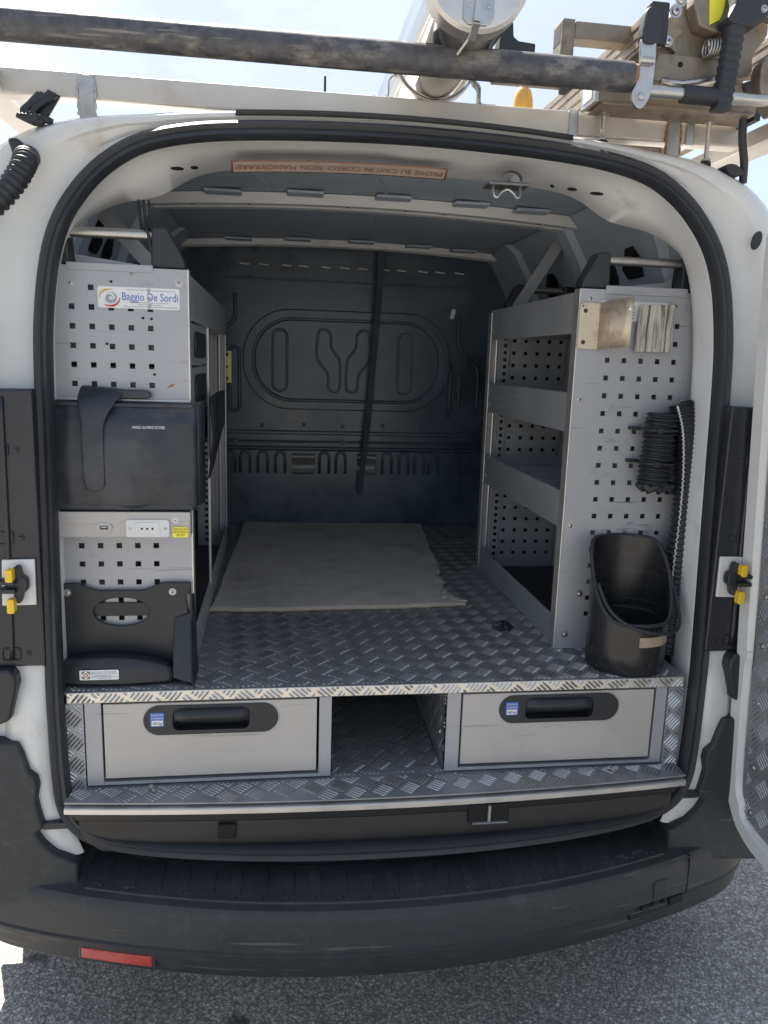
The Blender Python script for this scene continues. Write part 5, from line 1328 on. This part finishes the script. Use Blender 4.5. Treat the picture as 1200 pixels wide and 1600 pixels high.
bm = B(); tube(bm, [(0.487+0.015*t/60*2 + 0.0*t, -0.068-0.013*math.cos(t*0.6), 1.158+0.013*math.sin(t*0.6)+0.008*t/60) for t in range(80)], 0.0022, 6); obj('clamp_spring', bm, 'steel', lk, smooth='all')
bm = grid_surface(B(), [[(0.42, -0.062, 1.112), (0.42, -0.05, 1.108)], [(0.45, -0.072, 1.106), (0.45, -0.05, 1.100)], [(0.50, -0.070, 1.116), (0.50, -0.05, 1.110)], [(0.545, -0.06, 1.135), (0.545, -0.05, 1.128)]])
o = obj('clamp_hook', bm, 'steel', lk, smooth='all'); md = o.modifiers.new('t', 'SOLIDIFY'); md.thickness = 0.008
rows = []; nr = 44
for i in range(nr+1):
    t = i/nr; z = 1.054 + 0.142*t; x = 0.508 + 0.012*t; g = 0.0012*math.sin(t*nr*1.57) if t < 0.8 else 0.003*(t-0.8)*5
    w, d = 0.0145+g, 0.0145+g
    rows.append([(x + w*math.copysign(abs(math.cos(a))**0.5, math.cos(a)), -0.100 + d*math.copysign(abs(math.sin(a))**0.5, math.sin(a)), z) for a in [2*math.pi*k/20 for k in range(20)]])
bm = grid_surface(B(), rows, True); bm.verts.ensure_lookup_table(); bm.faces.new(bm.verts[:20]); bm.faces.new(bm.verts[-20:])
hdl = obj('clamp_handle', bm, 'rubber', lk, smooth=True, angle=60)
obj('handle_head', prism(B(), [(p.x, -0.118, p.y) for p in catmull([(0.497,1.185,0),(0.505,1.21,0),(0.515,1.25,0),(0.57,1.25,0),(0.572,1.215,0),(0.560,1.190,0),(0.535,1.178,0)], 4, True)], (0, 0.04, 0)), 'rubber', lk, bevel=0.005)
bolt('handle_rivet', (0.556, -0.118, 1.206), (0,-1,0), 0.006, lk)
bm = B(); tube(bm, [(0.374, -0.10, 1.075), (0.600, -0.10, 1.075)], 0.0095, 18); obj('clamp_rod', bm, 'steel', lk, smooth=True)
bm = B(); tube(bm, [(0.438, -0.10, 1.075), (0.508, -0.10, 1.074)], 0.0145, 18); obj('rod_sleeve', bm, 'rubber', lk, smooth=True)
obj('clamp_cheek', prism(B(), [(p.x, -0.106, p.y) for p in catmull([(0.572,1.132,0),(0.600,1.140,0),(0.625,1.115,0),(0.626,1.085,0),(0.616,1.062,0),(0.602,1.053,0),(0.588,1.068,0),(0.572,1.090,0)], 4, True)], (0, 0.03, 0)), 'ladder_alu', lk, bevel=0.003)
obj('cheek_arm', prism(B(), [(0.578,-0.095,1.140),(0.605,-0.095,1.160),(0.66,-0.095,1.185),(0.67,-0.095,1.15),(0.628,-0.095,1.120)], (0, 0.02, 0)), 'ladder_alu', lk, bevel=0.003)
obj('cheek_arm', prism(B(), [(0.575,-0.080,1.235),(0.64,-0.080,1.25),(0.65,-0.080,1.225),(0.615,-0.080,1.205),(0.585,-0.080,1.21)], (0, 0.02, 0)), 'ladder_alu', lk, bevel=0.003)
obj('yellow_tape', prism(B(), [(0.486,-0.0775,1.192),(0.505,-0.0775,1.202),(0.528,-0.0775,1.203),(0.528,-0.0775,1.245),(0.480,-0.0775,1.245)], (0, 0.002, 0)), 'yellow_label', lk)
cbl = thing('black_cable', 'black rubber cable running down from the ladder clamp to the roof corner', 'cable', (0.655, 0.06, 1.0))
bm = B(); tube(bm, catmull([(0.628, 0.03, 1.15), (0.640, 0.05, 1.10), (0.648, 0.06, 1.06), (0.660, 0.065, 1.02), (0.668, 0.075, 0.985)], 8), 0.0075, 12)
obj('cable_run', bm, 'rubber', cbl, smooth='all')
obj('cable_gland', prism(B(), [(p.x, 0.055, p.y) for p in catmull([(0.618,1.010,0),(0.635,1.014,0),(0.652,1.006,0),(0.656,0.996,0),(0.630,0.994,0)], 3, True)], (0, 0.04, 0)), 'rubber', cbl, bevel=0.004)

print('objects', len(bpy.data.objects), 'tris', sum(len(p.vertices)-2 for o in bpy.data.objects if o.type == 'MESH' for p in o.data.polygons))
